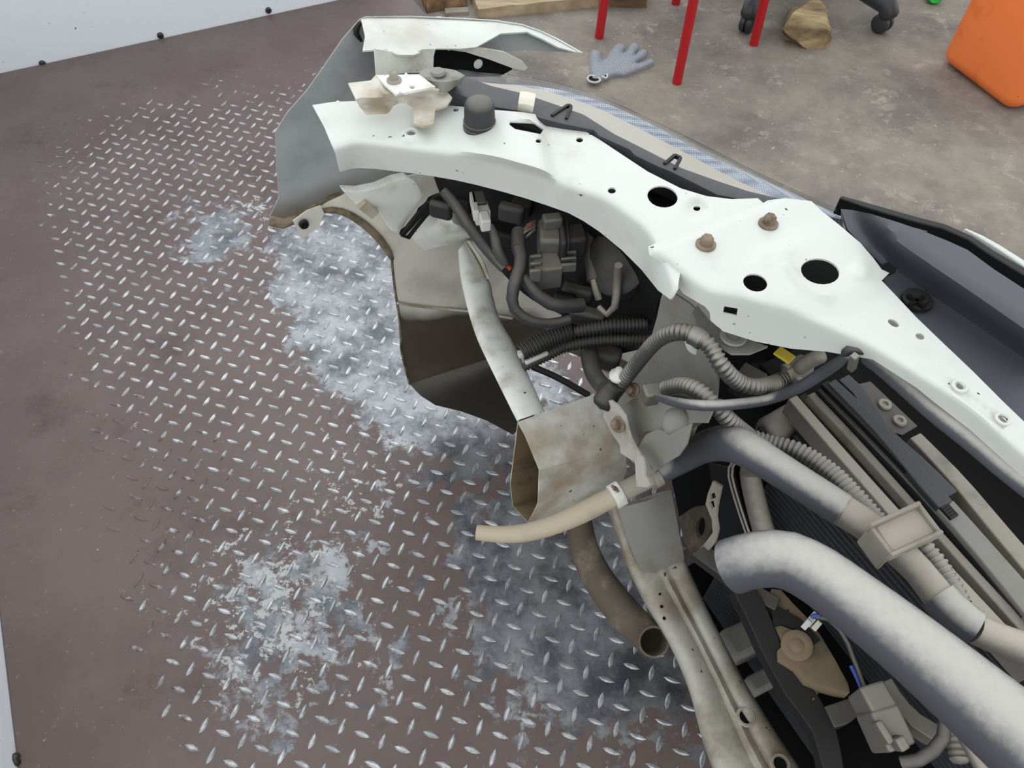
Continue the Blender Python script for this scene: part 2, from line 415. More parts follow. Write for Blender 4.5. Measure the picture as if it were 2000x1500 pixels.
def ell(cx, cy, rx, ry, ang=0, n=20):
    c, s = math.cos(math.radians(ang)), math.sin(math.radians(ang))
    return [(cx + rx * math.cos(t) * c - ry * math.sin(t) * s, cy + rx * math.cos(t) * s + ry * math.sin(t) * c) for t in [2 * math.pi * i / n for i in range(n)]]


def cdt(outline, holes, step, extra=()):
    """triangulate a plane region: returns 2D verts and triangles"""
    ol = resample_poly(outline, step); pts = []; edges = []
    def loop(l):
        s = len(pts); pts.extend(l); edges.extend((s + i, s + (i + 1) % len(l)) for i in range(len(l)))
    loop(ol)
    for h in holes: loop(h)
    xs = [p[0] for p in ol]; ys = [p[1] for p in ol]; n0 = len(pts)
    for e in extra: pts.extend(e)
    ex = np.array([p for e in extra for p in e]) if extra and any(extra) else None
    y = min(ys) + step / 2; r = 0
    while y < max(ys):
        x = min(xs) + (step / 2 if r % 2 else step * .02)
        while x < max(xs):
            if inpoly(x, y, ol) and pdist(x, y, ol) > step * .55 and not any(inpoly(x, y, h) or pdist(x, y, h) < step * .4 for h in holes) and (ex is None or np.min(np.hypot(ex[:, 0] - x, ex[:, 1] - y)) > step * .6): pts.append((x, y))
            x += step
        y += step * .87; r += 1
    v, _, f, *_ = delaunay_2d_cdt([Vector(p) for p in pts], edges, [], 0, 1e-4)
    tri = []
    for t in f:
        cx = sum(v[i].x for i in t) / len(t); cy = sum(v[i].y for i in t) / len(t)
        if inpoly(cx, cy, ol) and not any(inpoly(cx, cy, h) for h in holes): tri.append(t)
    return v, tri


def plate(name, outline, mapf, m, parent, holes=(), step=12, extra=(), solid=.002, offset=-1, up=True, **k):
    """sheet-metal panel; outline and holes are given in a 2D chart, mapf carries the chart into the scene"""
    v, tri = cdt(outline, list(holes), step, extra)
    bm = bmesh.new(); bv = [bm.verts.new(mapf(p.x, p.y)) for p in v]
    for t in tri:
        try: bm.faces.new([bv[i] for i in t])
        except ValueError: pass
    for x in [x for x in bm.verts if not x.link_faces]: bm.verts.remove(x)
    bmesh.ops.recalc_face_normals(bm, faces=bm.faces)
    # face the viewer's side
    s = sum(f.normal.dot(CAMP - f.calc_center_median()) for f in bm.faces)
    if s < 0: bmesh.ops.reverse_faces(bm, faces=bm.faces)
    return obj(name, bm, m, parent, solid=solid, offset=offset, **k)


def frames(pts):
    T = np.gradient(pts, axis=0); T /= np.linalg.norm(T, axis=1)[:, None]
    u = np.cross(T[0], [0, 0, 1.0]);
    if np.linalg.norm(u) < 1e-3: u = np.cross(T[0], [1.0, 0, 0])
    u /= np.linalg.norm(u); out = []
    for t in T:
        u = u - t * (u @ t); u /= np.linalg.norm(u); out.append((t, u, np.cross(t, u)))
    return out


def add_tube(bm, pts, rad, seg=14, ends=('open', 'open'), wall=.85, squash=1, deepk=3):
    fr = frames(pts); rings = []
    for p, r, (t, u, v) in zip(pts, rad, fr):
        rings.append([bm.verts.new(p + u * (r * math.cos(a)) + v * (r * squash * math.sin(a))) for a in [2 * math.pi * i / seg for i in range(seg)]])
    for a, b in zip(rings, rings[1:]):
        for i in range(seg): bm.faces.new((a[i], a[(i + 1) % seg], b[(i + 1) % seg], b[i]))
    for k, ring, (t, u, v), p, r, sgn in ((ends[0], rings[0], fr[0], pts[0], rad[0], 1), (ends[1], rings[-1], fr[-1], pts[-1], rad[-1], -1)):
        if k == 'cap': bm.faces.new(ring)
        elif k == 'dome':
            top = bm.verts.new(p - sgn * t * r * .55); mid = [bm.verts.new(p + (Vector(x.co) - Vector(p)) * .75 - Vector(t) * (sgn * r * .35)) for x in ring]
            for i in range(seg):
                bm.faces.new((ring[i], ring[(i + 1) % seg], mid[(i + 1) % seg], mid[i])); bm.faces.new((mid[i], mid[(i + 1) % seg], top))
        elif k == 'open':
            inn = [bm.verts.new(Vector(p) + (x.co - Vector(p)) * wall) for x in ring]; deep = [bm.verts.new(x.co + Vector(t) * (sgn * r * deepk)) for x in inn]
            for i in range(seg):
                bm.faces.new((ring[i], ring[(i + 1) % seg], inn[(i + 1) % seg], inn[i])); bm.faces.new((inn[i], inn[(i + 1) % seg], deep[(i + 1) % seg], deep[i]))
            bm.faces.new(deep)


def tube(name, path, widths, m, parent, seg=14, ends=('open', 'open'), rib=0, ribd=.2, n=None, wall=.85, squash=1, deepk=3):
    """path of (px, py, z) or vectors; widths in pixels at each control"""
    vs_ = [V(p) for p in path]
    if isinstance(widths, (int, float)): widths = [widths] * len(vs_)
    ctl = [(*v, pw(v, wd) / 2) for v, wd in zip(vs_, widths)]
    ln = sum((a - b).length for a, b in zip(vs_, vs_[1:]))
    if rib:
        nr = int(ln / rib); n = nr * 4 + 1
        s = spline(ctl, n); r = s[:, 3].copy()
        prof = [1, 1, 1 - ribd, 1 - ribd]
        for i in range(n): r[i] *= prof[i % 4]
    else:
        n = n or max(6, int(ln / .012)); s = spline(ctl, n); r = s[:, 3]
    bm = bmesh.new(); add_tube(bm, s[:, :3], r, seg, ends, wall, squash, deepk); bmesh.ops.recalc_face_normals(bm, faces=bm.faces)
    return obj(name, bm, m, parent, sharp=60)


def add_box(bm, o, ux, uy, uz):
    """box from corner-centred frame: centre o, half vectors"""
    c = [bm.verts.new(o + ux * a + uy * b + uz * d) for d in (-1, 1) for b in (-1, 1) for a in (-1, 1)]
    for f in ((0, 2, 3, 1), (4, 5, 7, 6), (0, 1, 5, 4), (2, 6, 7, 3), (0, 4, 6, 2), (1, 3, 7, 5)): bm.faces.new([c[i] for i in f])


def beam_bm(bm, A, B, wd, h, up=Z3, drop=True):
    A, B = V(A), V(B); d = B - A; L = d.length; d.normalize(); s = d.cross(up).normalized(); u = s.cross(d).normalized()
    o = (A + B) / 2 - (u * (h / 2) if drop else Vector((0, 0, 0)))
    add_box(bm, o, d * (L / 2), s * (wd / 2), u * (h / 2))


def beam(name, A, B, wpx, h, m, parent, bevel=.0015, up=Z3, drop=True):
    A, B = V(A), V(B); bm = bmesh.new(); beam_bm(bm, A, B, pw((A + B) / 2, wpx), h, up, drop); bmesh.ops.recalc_face_normals(bm, faces=bm.faces)
    return obj(name, bm, m, parent, bevel=bevel)


def strip(name, path, wpx, h, m, parent, solid=0):
    """bar of rectangular section swept along a path of (px,py,z), lying flat"""
    vs_ = [V(p) for p in path]
    if isinstance(wpx, (int, float)): wpx = [wpx] * len(vs_)
    ln = sum((a - b).length for a, b in zip(vs_, vs_[1:]))
    s = spline([(*v, pw(v, q) / 2) for v, q in zip(vs_, wpx)], max(6, int(ln / .02))); bm = bmesh.new(); prev = None
    T = np.gradient(s[:, :3], axis=0)
    for row, t in zip(s, T):
        t = Vector(t).normalized(); side = t.cross(Z3).normalized(); p = Vector(row[:3]); r = row[3]
        ring = [bm.verts.new(p + side * r), bm.verts.new(p - side * r), bm.verts.new(p - side * r - Z3 * h), bm.verts.new(p + side * r - Z3 * h)]
        if prev:
            for i in range(4): bm.faces.new((prev[i], prev[(i + 1) % 4], ring[(i + 1) % 4], ring[i]))
        else: bm.faces.new(ring)
        prev = ring
    bm.faces.new(prev); bmesh.ops.recalc_face_normals(bm, faces=bm.faces)
    return obj(name, bm, m, parent, bevel=.0012, sharp=35)


def prism(name, pts, vec, m, parent, bevel=.001, smooth=True):
    """solid from a polygon (vectors) extruded by vec"""
    pts = [V(p) for p in pts]; bm = bmesh.new(); a = [bm.verts.new(p) for p in pts]; b = [bm.verts.new(p + vec) for p in pts]
    bm.faces.new(a); bm.faces.new(b[::-1]); n = len(pts)
    for i in range(n): bm.faces.new((a[i], b[i], b[(i + 1) % n], a[(i + 1) % n]))
    bmesh.ops.recalc_face_normals(bm, faces=bm.faces)
    return obj(name, bm, m, parent, bevel=bevel, smooth=smooth, sharp=35)


def lathe_bm(bm, o, axis, prof, seg=16):
    axis = axis.normalized(); u = axis.orthogonal().normalized(); v = axis.cross(u); prev = None
    for h, r in prof:
        if r < 1e-6: ring = [bm.verts.new(o + axis * h)]
        else: ring = [bm.verts.new(o + axis * h + (u * math.cos(a) + v * math.sin(a)) * r) for a in [2 * math.pi * i / seg for i in range(seg)]]
        if prev:
            if len(prev) == 1 and len(ring) > 1:
                for i in range(seg): bm.faces.new((prev[0], ring[i], ring[(i + 1) % seg]))
            elif len(ring) == 1 and len(prev) > 1:
                for i in range(seg): bm.faces.new((prev[i], prev[(i + 1) % seg], ring[0]))
            elif len(ring) > 1:
                for i in range(seg): bm.faces.new((prev[i], prev[(i + 1) % seg], ring[(i + 1) % seg], ring[i]))
        prev = ring
    bmesh.ops.recalc_face_normals(bm, faces=bm.faces)


def lathe(name, o, axis, prof, m, parent, seg=16):
    bm = bmesh.new(); lathe_bm(bm, V(o), axis, prof, seg); return obj(name, bm, m, parent, sharp=45)


def bolt(o, r, parent, m=RUST, axis=Z3, name='bolt'):
    bm = bmesh.new(); o = V(o)
    lathe_bm(bm, o, axis, [(0, 0), (0, r), (.0018, r), (.003, r * .8), (.003, 0)], 18)
    lathe_bm(bm, o + axis * .003, axis, [(0, 0), (0, r * .62), (.006, r * .62), (.0072, r * .5), (.0074, 0)], 6)
    return obj(name, bm, m, parent, sharp=30)

# ================================================================== the setting
ZC = -.02                                     # the concrete lies a plate's thickness lower


def quad_slab(name, corners, z0, z1, m, parent=None, bevel=0):
    bm = bmesh.new(); a = [bm.verts.new(Vector((p.x, p.y, z1))) for p in corners]; b = [bm.verts.new(Vector((p.x, p.y, z0))) for p in corners]
    bm.faces.new(a); bm.faces.new(b[::-1])
    for i in range(len(a)): bm.faces.new((a[i], b[i], b[(i + 1) % len(a)], a[(i + 1) % len(a)]))
    bmesh.ops.recalc_face_normals(bm, faces=bm.faces)
    return obj(name, bm, m, parent, smooth=False, bevel=bevel)


floor = quad_slab('floor', [W(-2, -3, 0), W(6, -3, 0), W(6, 4.5, 0), W(-2, 4.5, 0)], ZC - .1, ZC, CONCRETE); floor['kind'] = 'structure'

# back and left boards with their fixing screws
FW, NW, FE = -.767, 1.73, .678
wb = quad_slab('wall_back', [W(FW - .03, NW, 0), W(.66, NW, 0), W(.66, NW + .03, 0), W(FW - .03, NW + .03, 0)], ZC, .9, BOARD, bevel=.003); wb['kind'] = 'structure'
wl2 = quad_slab('wall_left', [W(FW, -1.0, 0), W(FW, NW - .001, 0), W(FW - .03, NW - .001, 0), W(FW - .03, -1.0, 0)], ZC, .62, BOARD, bevel=.003); wl2['kind'] = 'structure'
scr = [(0, .007), (.0, .010), (.003, .010), (.006, .0075), (.0065, .004), (.003, .0035), (.003, 0)]
for p, par, vert in (((83, 124), wb, NW), ((313, 69), wb, NW), ((524, 20), wb, NW)):
    q = QN(p[0], p[1], NW); lathe('screw', q, -N3, scr, SCREW, par, 12)
q = QF(30, 1484, FW); lathe('screw', q, F3, scr, SCREW, wl2, 12)

# tread plate
plat = thing('tread_plate_platform', 'brown painted steel tread plate with raised lozenges, worn to bare metal under the car front', 'platform', W(0, .3, ZC))
quad_slab('deck_plate', [W(FW + .001, -1.05, 0), W(FE, -1.05, 0), W(FE, NW - .002, 0), W(FW + .001, NW - .002, 0)], ZC, 0, TREAD, plat, bevel=.002)
S = 1 / 30; YAW = math.radians(-17.199)
E1 = Vector((math.cos(YAW), math.sin(YAW), 0)) * S; E2 = Vector((E1.y, -E1.x, 0)); L0 = P(755.5, 831.5, 0)


def lug_bm(bm, c, ax, sc=1.0, hs=1.0):
    a = ax.normalized(); b = Vector((-a.y, a.x, 0)); l, wd, h = .0142 * sc, .0043 * sc, .0021 * hs
    base = []; top = []
    for t in (-1, -.55, 0, .55, 1):
        base.append((t, (1 - t * t) ** .8))
    ring = [(t, y) for t, y in base] + [(t, -y) for t, y in base[-2:0:-1]]
    lo = [bm.verts.new(c + a * (t * l) + b * (y * wd)) for t, y in ring]
    hi = [bm.verts.new(c + a * (t * l * .86) + b * (y * wd * .42) + Z3 * h) for t, y in ring]
    n = len(ring)
    for i in range(n): bm.faces.new((lo[i], lo[(i + 1) % n], hi[(i + 1) % n], hi[i]))
    bm.faces.new(hi)


lugs = []
for i in range(-75, 75):
    for j in range(-75, 75):
        c = L0 + E1 * i + E2 * j; f, n, _ = fnz(c)
        edge = -.585 + .012 * math.sin(n * 9)
        if not (edge < f < FE - .02 and -.95 < n < 1.46): continue
        v = c - CAMP; zd = v.dot(CF); px = 1000 + FPX * v.dot(CR) / zd; py = 750 - FPX * v.dot(CU) / zd
        if not (-60 < px < 1900 and -60 < py < 1580): continue
        fade = min(1, (f - edge) / .12, (1.46 - n) / .45)
        if random.random() > .35 + fade * 1.2: continue
        lugs.append((zd, c, (i + j) % 2, .45 + .55 * max(0, min(1, fade)), px, py))
lugs.sort(key=lambda t: t[0])
protos = []
for k in range(2):
    bm = bmesh.new(); lug_bm(bm, Vector((0, 0, 0)), E2 if k else E1); bmesh.ops.recalc_face_normals(bm, faces=bm.faces)
    me = bpy.data.meshes.new('tread_lozenge'); bm.to_mesh(me); bm.free(); me.materials.append(LUG); protos.append(me)
cnt = 0; bm = bmesh.new()
for zd, c, k, hs, px, py in lugs:
    hidden = px > 1250 and py < 1450 or px > 1420
    if cnt < 295 and not hidden:
        o = bpy.data.objects.new('tread_lozenge', protos[k]); C.objects.link(o); o.parent = plat; o.location = c - WORLD[plat.name]; cnt += 1
    else: lug_bm(bm, c, E2 if k else E1, 1, hs)
bmesh.ops.recalc_face_normals(bm, faces=bm.faces)
rest = obj('tread_lozenges', bm, LUG, plat, smooth=False); rest['kind'] = 'stuff'

# ================================================================== the car's front end
CAR = thing('car_front_end', 'cut-off white car front corner with exposed frame, headlamp, radiator and dusty hoses on tread plate', 'car part', W(.2, -.4, 0))

# ---- upper rail (long white arch) -----------------------------------
CR1 = [(600, 289), (652, 289), (696, 277), (745, 281), (850, 295), (955, 309), (1018, 325), (1060, 338), (1095, 357), (1140, 373), (1187, 391), (1236, 425), (1267, 451), (1285, 485), (1305, 530), (1330, 600)]
CR2 = [(1262, 484), (1300, 501), (1331, 525), (1360, 550), (1387, 566), (1415, 572), (1447, 577), (1500, 592), (1545, 606), (1600, 629), (1650, 651), (1702, 676), (1790, 730), (1895, 797), (1990, 880), (2030, 912)]

CR1 = [tuple(p) for p in spline([(*p, 0) for p in CR1], 160)[:, :2]]; CR2 = [tuple(p) for p in spline([(*p, 0) for p in CR2], 160)[:, :2]]


def below(crease, x, y):
    xs = [p[0] for p in crease]; ys = [p[1] for p in crease]
    yc = np.interp(x, xs, ys); sl = (np.interp(x + 14, xs, ys) - np.interp(x - 14, xs, ys)) / 28
    return (y - yc) / math.sqrt(1 + sl * sl)


def drop(d, k):       # rounded shoulder, then a steep flange
    if d > 60: return k * d
    return k * 4.0 * math.log1p(math.exp(d / 4.0))


def bumpf(x, y, cx, cy, rx, ry, lo=1.0, hi=1.5):
    q = math.hypot((x - cx) / rx, (y - cy) / ry)
    return max(0, min(1, (hi - q) / (hi - lo)))


def z_rail(x, y):
    z = .782 + .004 * bumpf(x, y, 803, 261, 22, 15, .8, 1.4) - .004 * bumpf(x, y, 1360, 408, 18, 13, .8, 1.3)
    s = max(0, min(1, (1080 - x + (y - 300) * .25) / 30)); s = s * s * (3 - 2 * s)
    z += .017 * s * max(0, min(1, (x - 880) / 120)) * max(0, min(1, -(below(CR1, x, y) - 6) / 12))
    return z - drop(below(CR1, x, y), .00084)


def z_tie(x, y):
    z = .788
    q = math.hypot((x - 1602) / 95, (y - 525) / 62)
    z += .005 * max(0, min(1, (1.5 - q) / .6))
    z += .003 * bumpf(x, y, 1680, 530, 22, 16, .6, 1.2)
    z += .004 * max(0, min(1, (1 - pdist(x, y, [(1540, 520), (1570, 560), (1620, 580)], False) / 14)))
    # the end rolls down over the rail
    d = pdist(x, y, [(1262, 486), (1290, 470), (1350, 448), (1420, 420), (1500, 391)], False)
    z -= .006 * max(0, 1 - d / 16) ** 2
    if x > 1820: z -= .004 * max(0, 1 - abs((y - 797) - (x - 1918) * .77) / 16) * max(0, min(1, (x - 1840) / 20)) * (1 if x < 1965 else 0)
    return z - drop(below(CR2, x, y), .00072)


rail_out = [(610, 205), (650, 199), (700, 197), (770, 200), (840, 203), (900, 208), (960, 214), (1020, 219), (1070, 227), (1120, 243), (1170, 272), (1215, 302), (1265, 335), (1330, 368), (1380, 383),
            (1430, 389), (1480, 387), (1494, 399), (1440, 425), (1350, 460), (1335, 500), (1323, 562), (1309, 585), (1285, 567), (1253, 527), (1215, 489), (1170, 452), (1140, 432), (1110, 416), (1065, 400), (1025, 387), (980, 374), (930, 361), (890, 352), (850, 345),
            (810, 339), (775, 335), (735, 330), (700, 328), (680, 331), (664, 336), (655, 300), (632, 245)]
rail_holes = [ell(803, 260, 9, 6), ell(890, 214, 6, 4), ell(1052, 275, 6, 4), ell(1132, 273, 7, 5), ell(1195, 372, 8, 6), ell(1294, 384, 30, 21, 10), ell(1361, 407, 7, 5),
              [(996, 237), (1045, 240), (1062, 252), (1056, 262), (1006, 252), (994, 243)]]
offs = [[(x, y + d) for x, y in spline([(*p, 0) for p in CR1[6:-6]], 150)[:, :2]] for d in (-12, -6, -1, 4, 9, 16)]
offs = [[p for p in l if inpoly(p[0], p[1], rail_out) and pdist(p[0], p[1], rail_out) > 6 and not any(inpoly(*p, h) for h in rail_holes)] for l in offs]
rail_top = plate('upper_rail', rail_out, lambda x, y: P(x, y, z_rail(x, y)), WHITE, CAR, rail_holes, 9, offs, .0018, sharp=0)
for cx, cy in ((803, 260), (1361, 407)):
    bm = bmesh.new(); lathe_bm(bm, P(cx, cy, z_rail(cx, cy) - .001), Z3, [(0, .0105), (.0016, .0085), (.0018, .0062), (.0004, .0046)], 20); obj('hole_rim', bm, WHITE, rail_top, sharp=60)

# ---- tie plate --------------------------------------------------------
tie_out = [(1266, 482), (1290, 470), (1350, 448), (1420, 420), (1487, 398), (1500, 391), (1535, 387), (1585, 393), (1605, 412), (1640, 440), (1680, 474), (1705, 503), (1722, 526), (1737, 533), (1722, 548), (1745, 572),
           (1790, 620), (1840, 668), (1900, 725), (1960, 785), (2030, 852), (2030, 958), (1965, 903), (1895, 840), (1825, 786), (1788, 756), (1704, 702), (1650, 693), (1615, 687), (1545, 681), (1475, 667), (1412, 647), (1388, 626), (1386, 610), (1377, 599), (1335, 574), (1310, 540), (1285, 508), (1268, 498)]
tie_holes = [ell(1602, 530, 38, 25, 10), ell(1475, 552, 24, 17, 15), [(1414, 598), (1441, 603), (1438, 618), (1412, 612)], ell(1745, 631, 12, 6, 30), ell(1797, 657, 9, 6, 20), ell(1875, 754, 8, 6, 30), ell(1960, 818, 9, 6, 30)]
offs = [[(x, y + d) for x, y in spline([(*p, 0) for p in CR2[2:-4]], 160)[:, :2]] for d in (-12, -6, -1, 4, 9, 16)]
offs = [[p for p in l if inpoly(p[0], p[1], tie_out) and pdist(p[0], p[1], tie_out) > 6 and not any(inpoly(*p, h) or pdist(*p, h) < 3 for h in tie_holes)] for l in offs]
tie = plate('radiator_tie_plate', tie_out, lambda x, y: P(x, y, z_tie(x, y)), WHITE, CAR, tie_holes, 9, offs, .0018, sharp=0)
bolt((1378, 479, .788), .0092, tie); bolt((1500, 438, .788), .0092, tie)
# raised ring on the plate's front corner
bm = bmesh.new(); lathe_bm(bm, P(1680, 531, .790), Z3, [(0, .0075), (.0014, .0070), (.0014, .0056), (.0004, .005), (.0004, .0026), (.0012, .0022), (.0012, 0)], 18)
obj('plug', bm, WHITE, tie, sharp=40)
for x, y in ((1875, 754), (1960, 818)):
    bm = bmesh.new(); lathe_bm(bm, P(x, y, .788), Z3, [(0, .0062), (.0008, .0056), (.0008, .0044), (.0, .0040)], 18); obj('hole_rim', bm, WHITE, tie)

plate('hole_shade_backing', [(1255, 360), (1330, 370), (1400, 395), (1560, 400), (1660, 470), (1720, 540), (1700, 590), (1640, 600), (1480, 572), (1420, 545), (1360, 500), (1300, 440)], lambda x, y: P(x, y, .735), BLACKIN, CAR, (), 20, (), .002)  # black sheet added so the plate's holes look unlit
plate('hole_shade_backing', [(1690, 440), (1800, 515), (1900, 610), (2030, 760), (2030, 840), (1900, 720), (1740, 600)], lambda x, y: P(x, y, .745), BLACKIN, CAR, (), 20, (), .002)  # black sheet added as shade behind the notch by the grille
# ---- bracket, upright plate and rubber stop ---------------------------
zb = .80
brk = plate('hood_bracket', [(680, 162), (724, 157), (734, 146), (768, 146), (818, 145), (838, 162), (850, 168), (812, 176), (858, 177), (874, 180), (883, 190), (872, 206), (850, 212), (847, 241), (826, 247), (808, 240), (806, 206), (790, 200), (769, 203), (760, 215), (755, 219), (714, 220), (703, 210)],
            lambda x, y: P(x, y, .812 - .016 * max(0, min(1, (y - 184 - (x - 773) * -.16) / 14)) + .004 * max(0, min(1, (752 - x) / 12)) - .0*x), BEIGEBR, CAR, (), 8, (), .0025)
plate('bracket_tab', [(735, 147), (818, 145), (838, 160), (850, 169), (773, 184), (752, 166)], lambda x, y: P(x, y, .8165), WHITE_M, brk, [ell(805, 170, 6, 3)], 8, (), .0025)
bolt((770, 158, .8165), .0078, brk, DUSTM)
lathe('rubber_stop', (937, 252, .785), Z3, [(0, .0165), (.003, .0174), (.0045, .0174), (.005, .0164), (.0075, .0164), (.008, .0171), (.0095, .0171), (.010, .0160), (.027, .0154), (.031, .0138), (.034, .009), (.0348, 0)], RUBBER, CAR, 24)

# ---- fender -----------------------------------------------------------
crest = [(703, 37), (715, 32), (800, 32), (900, 36), (970, 40), (1020, 48), (1055, 60), (1090, 77), (1136, 102)]
cx_, cz_ = [p[0] for p in crest], [QN(p[0], p[1], 0).z for p in crest]
cz_[0] = cz_[1]


def fl_map(x, y):
    yc = np.interp(x, cx_, [p[1] for p in crest]); d = y - yc
    return P(x, y, float(np.interp(x, cx_, cz_)) + .003 * math.sin(min(d, 60) / 60 * math.pi) - .00008 * d)


fen = plate('fender', [(705, 38), (716, 32), (800, 31), (900, 35), (970, 39), (1020, 47), (1055, 59), (1090, 75), (1139, 103), (1122, 101), (1090, 92), (1060, 76), (1040, 67), (1030, 62), (978, 65), (930, 92), (900, 95), (870, 95), (830, 95), (820, 103), (808, 107), (778, 107), (766, 102), (755, 96), (708, 99), (713, 70)], fl_map, WHITE, CAR, (), 9, (), .002)
fskin = [(703, 38), (668, 78), (634, 128), (600, 176), (560, 222), (538, 258), (540, 330), (545, 385), (527, 425), (530, 441), (560, 442), (590, 424), (640, 392), (690, 371), (760, 353), (850, 346), (905, 342), (905, 150), (945, 104), (1030, 98), (1136, 104), (1090, 78), (1055, 61), (1020, 49), (970, 41), (900, 37), (800, 33), (715, 33)]
plate('fender_skin', fskin, lambda x, y: QN(x, y, -.004 + .035 * max(0, min(1, (y - 190) / 230)) ** 1.3), FENDIN, fen, (), 16, (), .0015)
# rolled lower corner of the fender, dirty, with its fixing tab
tube('fender_lip', [QN(531, 432, -.006), QN(560, 436, -.008), QN(600, 412, -.008), QN(640, 388, -.008), QN(690, 370, -.008)], [22, 20, 12, 10, 8], GRIME, fen, 10, ('dome', 'dome'))
plate('fixing_tab', [(572, 432), (600, 412), (626, 402), (633, 416), (623, 444), (606, 456), (590, 468), (583, 452)], lambda x, y: QN(x, y, -.02), BEIGEBR, fen, [ell(593, 437, 8, 8)], 7, (), .002)
lathe('tab_hole_shade', QN(593, 437, -.0235), -N3, [(0, .0068), (.004, .0060), (.004, .0035), (.0, .003), (0, 0)], BLACK, fen, 14)  # black disc added as the darkness inside the tab's hole
# upright strap between fender flange and bracket
plate('upright_strap', [(731, 95), (766, 101), (778, 106), (808, 106), (826, 96), (851, 95), (847, 110), (846, 141), (790, 143), (735, 148)], lambda x, y: QN(x, y, -.062), WHITE_M, CAR, (), 9, (), .002)
# black sheet for shade behind the strap and the pale arm beside it
plate('cavity_shade_sheet', [(846, 100), (870, 94), (940, 102), (1004, 126), (1000, 136), (975, 150), (900, 150), (846, 142)], lambda x, y: QN(x, y, -.03), BLACKIN, CAR, (), 12, (), .002)
arm = plate('lamp_arm', [(868, 96), (930, 92), (985, 102), (1022, 121), (1031, 132), (1025, 138), (1003, 134), (955, 116), (910, 102)], lambda x, y: QN(x, y, -.045), BEIGEBR, CAR, (), 9, (), .003)
lathe('stud', QN(932, 123, -.028), -N3, [(0, .006), (.003, .006), (.004, .004), (.004, 0)], WHITE_M, CAR, 12)
tube('fender_dark_crease', [QN(703, 44, -.008), QN(695, 62, -.010), QN(706, 80, -.012)], [8, 13, 6], BLACK, fen, 8, ('dome', 'dome'))  # black tube added for the dark crease in the torn edge

# ---- bumper cover (seen from inside) -----------------------------------
plan = [(-.2, 0), (-.007, 0), (.12, 0), (.22, -.004), (.30, -.03), (.36, -.09), (.40, -.17), (.43, -.30), (.45, -.5), (.455, -.75), (.455, -1.05)]
pl = spline([(a, b, 0) for a, b in plan], 200)[:, :2]
pu = np.r_[0, np.cumsum(np.linalg.norm(np.diff(pl, axis=0), axis=1))] + plan[0][0]


def bump_map(u, z):
    f = float(np.interp(u, pu, pl[:, 0])); n = float(np.interp(u, pu, pl[:, 1]))
    return W(f, n - .012 - .03 * max(0, (.18 - z) / .18) ** 2, z)


def fz(x, y): f, n, z = fnz(QN(x, y, -.012)); return (f, z)
arch = [fz(*p) for p in ((600, 420), (640, 395), (690, 371), (760, 354))]
rear = [fz(*p) for p in ((800, 750), (785, 690), (783, 660), (780, 620), (775, 590), (768, 540), (765, 505), (758, 490), (735, 460), (700, 432), (660, 414), (620, 418))]
bout = arch + [(.10, .60), (.3, .59), (1.15, .58), (1.15, .02), (.6, .02), (.4, .14), (.2, .15)] + rear
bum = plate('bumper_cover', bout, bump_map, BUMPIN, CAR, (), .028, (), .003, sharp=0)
plate('undertray', [(798, 747), (822, 772), (850, 790), (900, 802), (950, 820), (1002, 848), (1048, 805), (1030, 745), (1010, 690), (960, 650), (880, 690)], lambda x, y: P(x, y, .140), UNDER, bum, (), 16, (), .002)
tube('bumper_edge', [QN(*p, -.012) for p in ((765, 500), (768, 540), (775, 590), (780, 620), (783, 660), (785, 690), (800, 750))], 5, GRIME, bum, 6, ('cap', 'cap'))
tube('arch_lip', [QN(*p, -.014) for p in ((628, 412), (660, 411), (700, 430), (735, 460), (758, 490), (766, 506))], [10, 14, 16, 16, 14, 8], GRIME, bum, 8, ('dome', 'dome'))
# seam rib across the inner face
tube('seam_rib', [QN(x, y, -.016) for x, y in ((776, 592), (830, 600), (920, 609), (1000, 622))], 5, BEIGEBR, bum, 6, ('cap', 'cap'))
plate('splash_panel', [(1080, 676), (1135, 696), (1200, 735), (1290, 790), (1310, 690), (1180, 650), (1100, 655)], lambda x, y: P(x, y, .15), RUSTP, bum, (), 20, (), .002)

# white side bracket, its black clip and the moulded boss beside it
sb = plate('bumper_side_bracket', [(668, 372), (700, 374), (738, 366), (770, 352), (794, 347), (815, 362), (827, 385), (800, 422), (781, 458), (765, 452), (742, 421), (735, 405), (718, 415), (700, 405)], lambda x, y: QN(x, y, -.05 + .012 * max(0, min(1, (y - 400) / 30))), WHITE_M, CAR, (), 9, (), .014, bevel=.002)
bm = bmesh.new(); beam_bm(bm, QN(700, 390, -.045), QN(728, 412, -.045), .014, .012, N3); obj('clip_tab', bm, BEIGEBR, sb, bevel=.002)
plate('black_clip', [(783, 462), (800, 440), (828, 405), (850, 385), (872, 378), (868, 392), (838, 420), (815, 448), (800, 468)], lambda x, y: QN(x, y, -.055), BLACK, CAR, [[(790, 462), (826, 422), (832, 424), (798, 465)]], 8, (), .006)
sheet('moulded_boss', [[QN(800, 452, -.014), QN(835, 425, -.03), QN(870, 410, -.06), QN(912, 430, -.06)], [QN(812, 472, -.014), QN(850, 448, -.05), QN(885, 440, -.075), QN(922, 462, -.06)], [QN(830, 488, -.014), QN(868, 478, -.035), QN(898, 476, -.045), QN(925, 480, -.02)]], WHITE_M, CAR, 18, 5, .002)

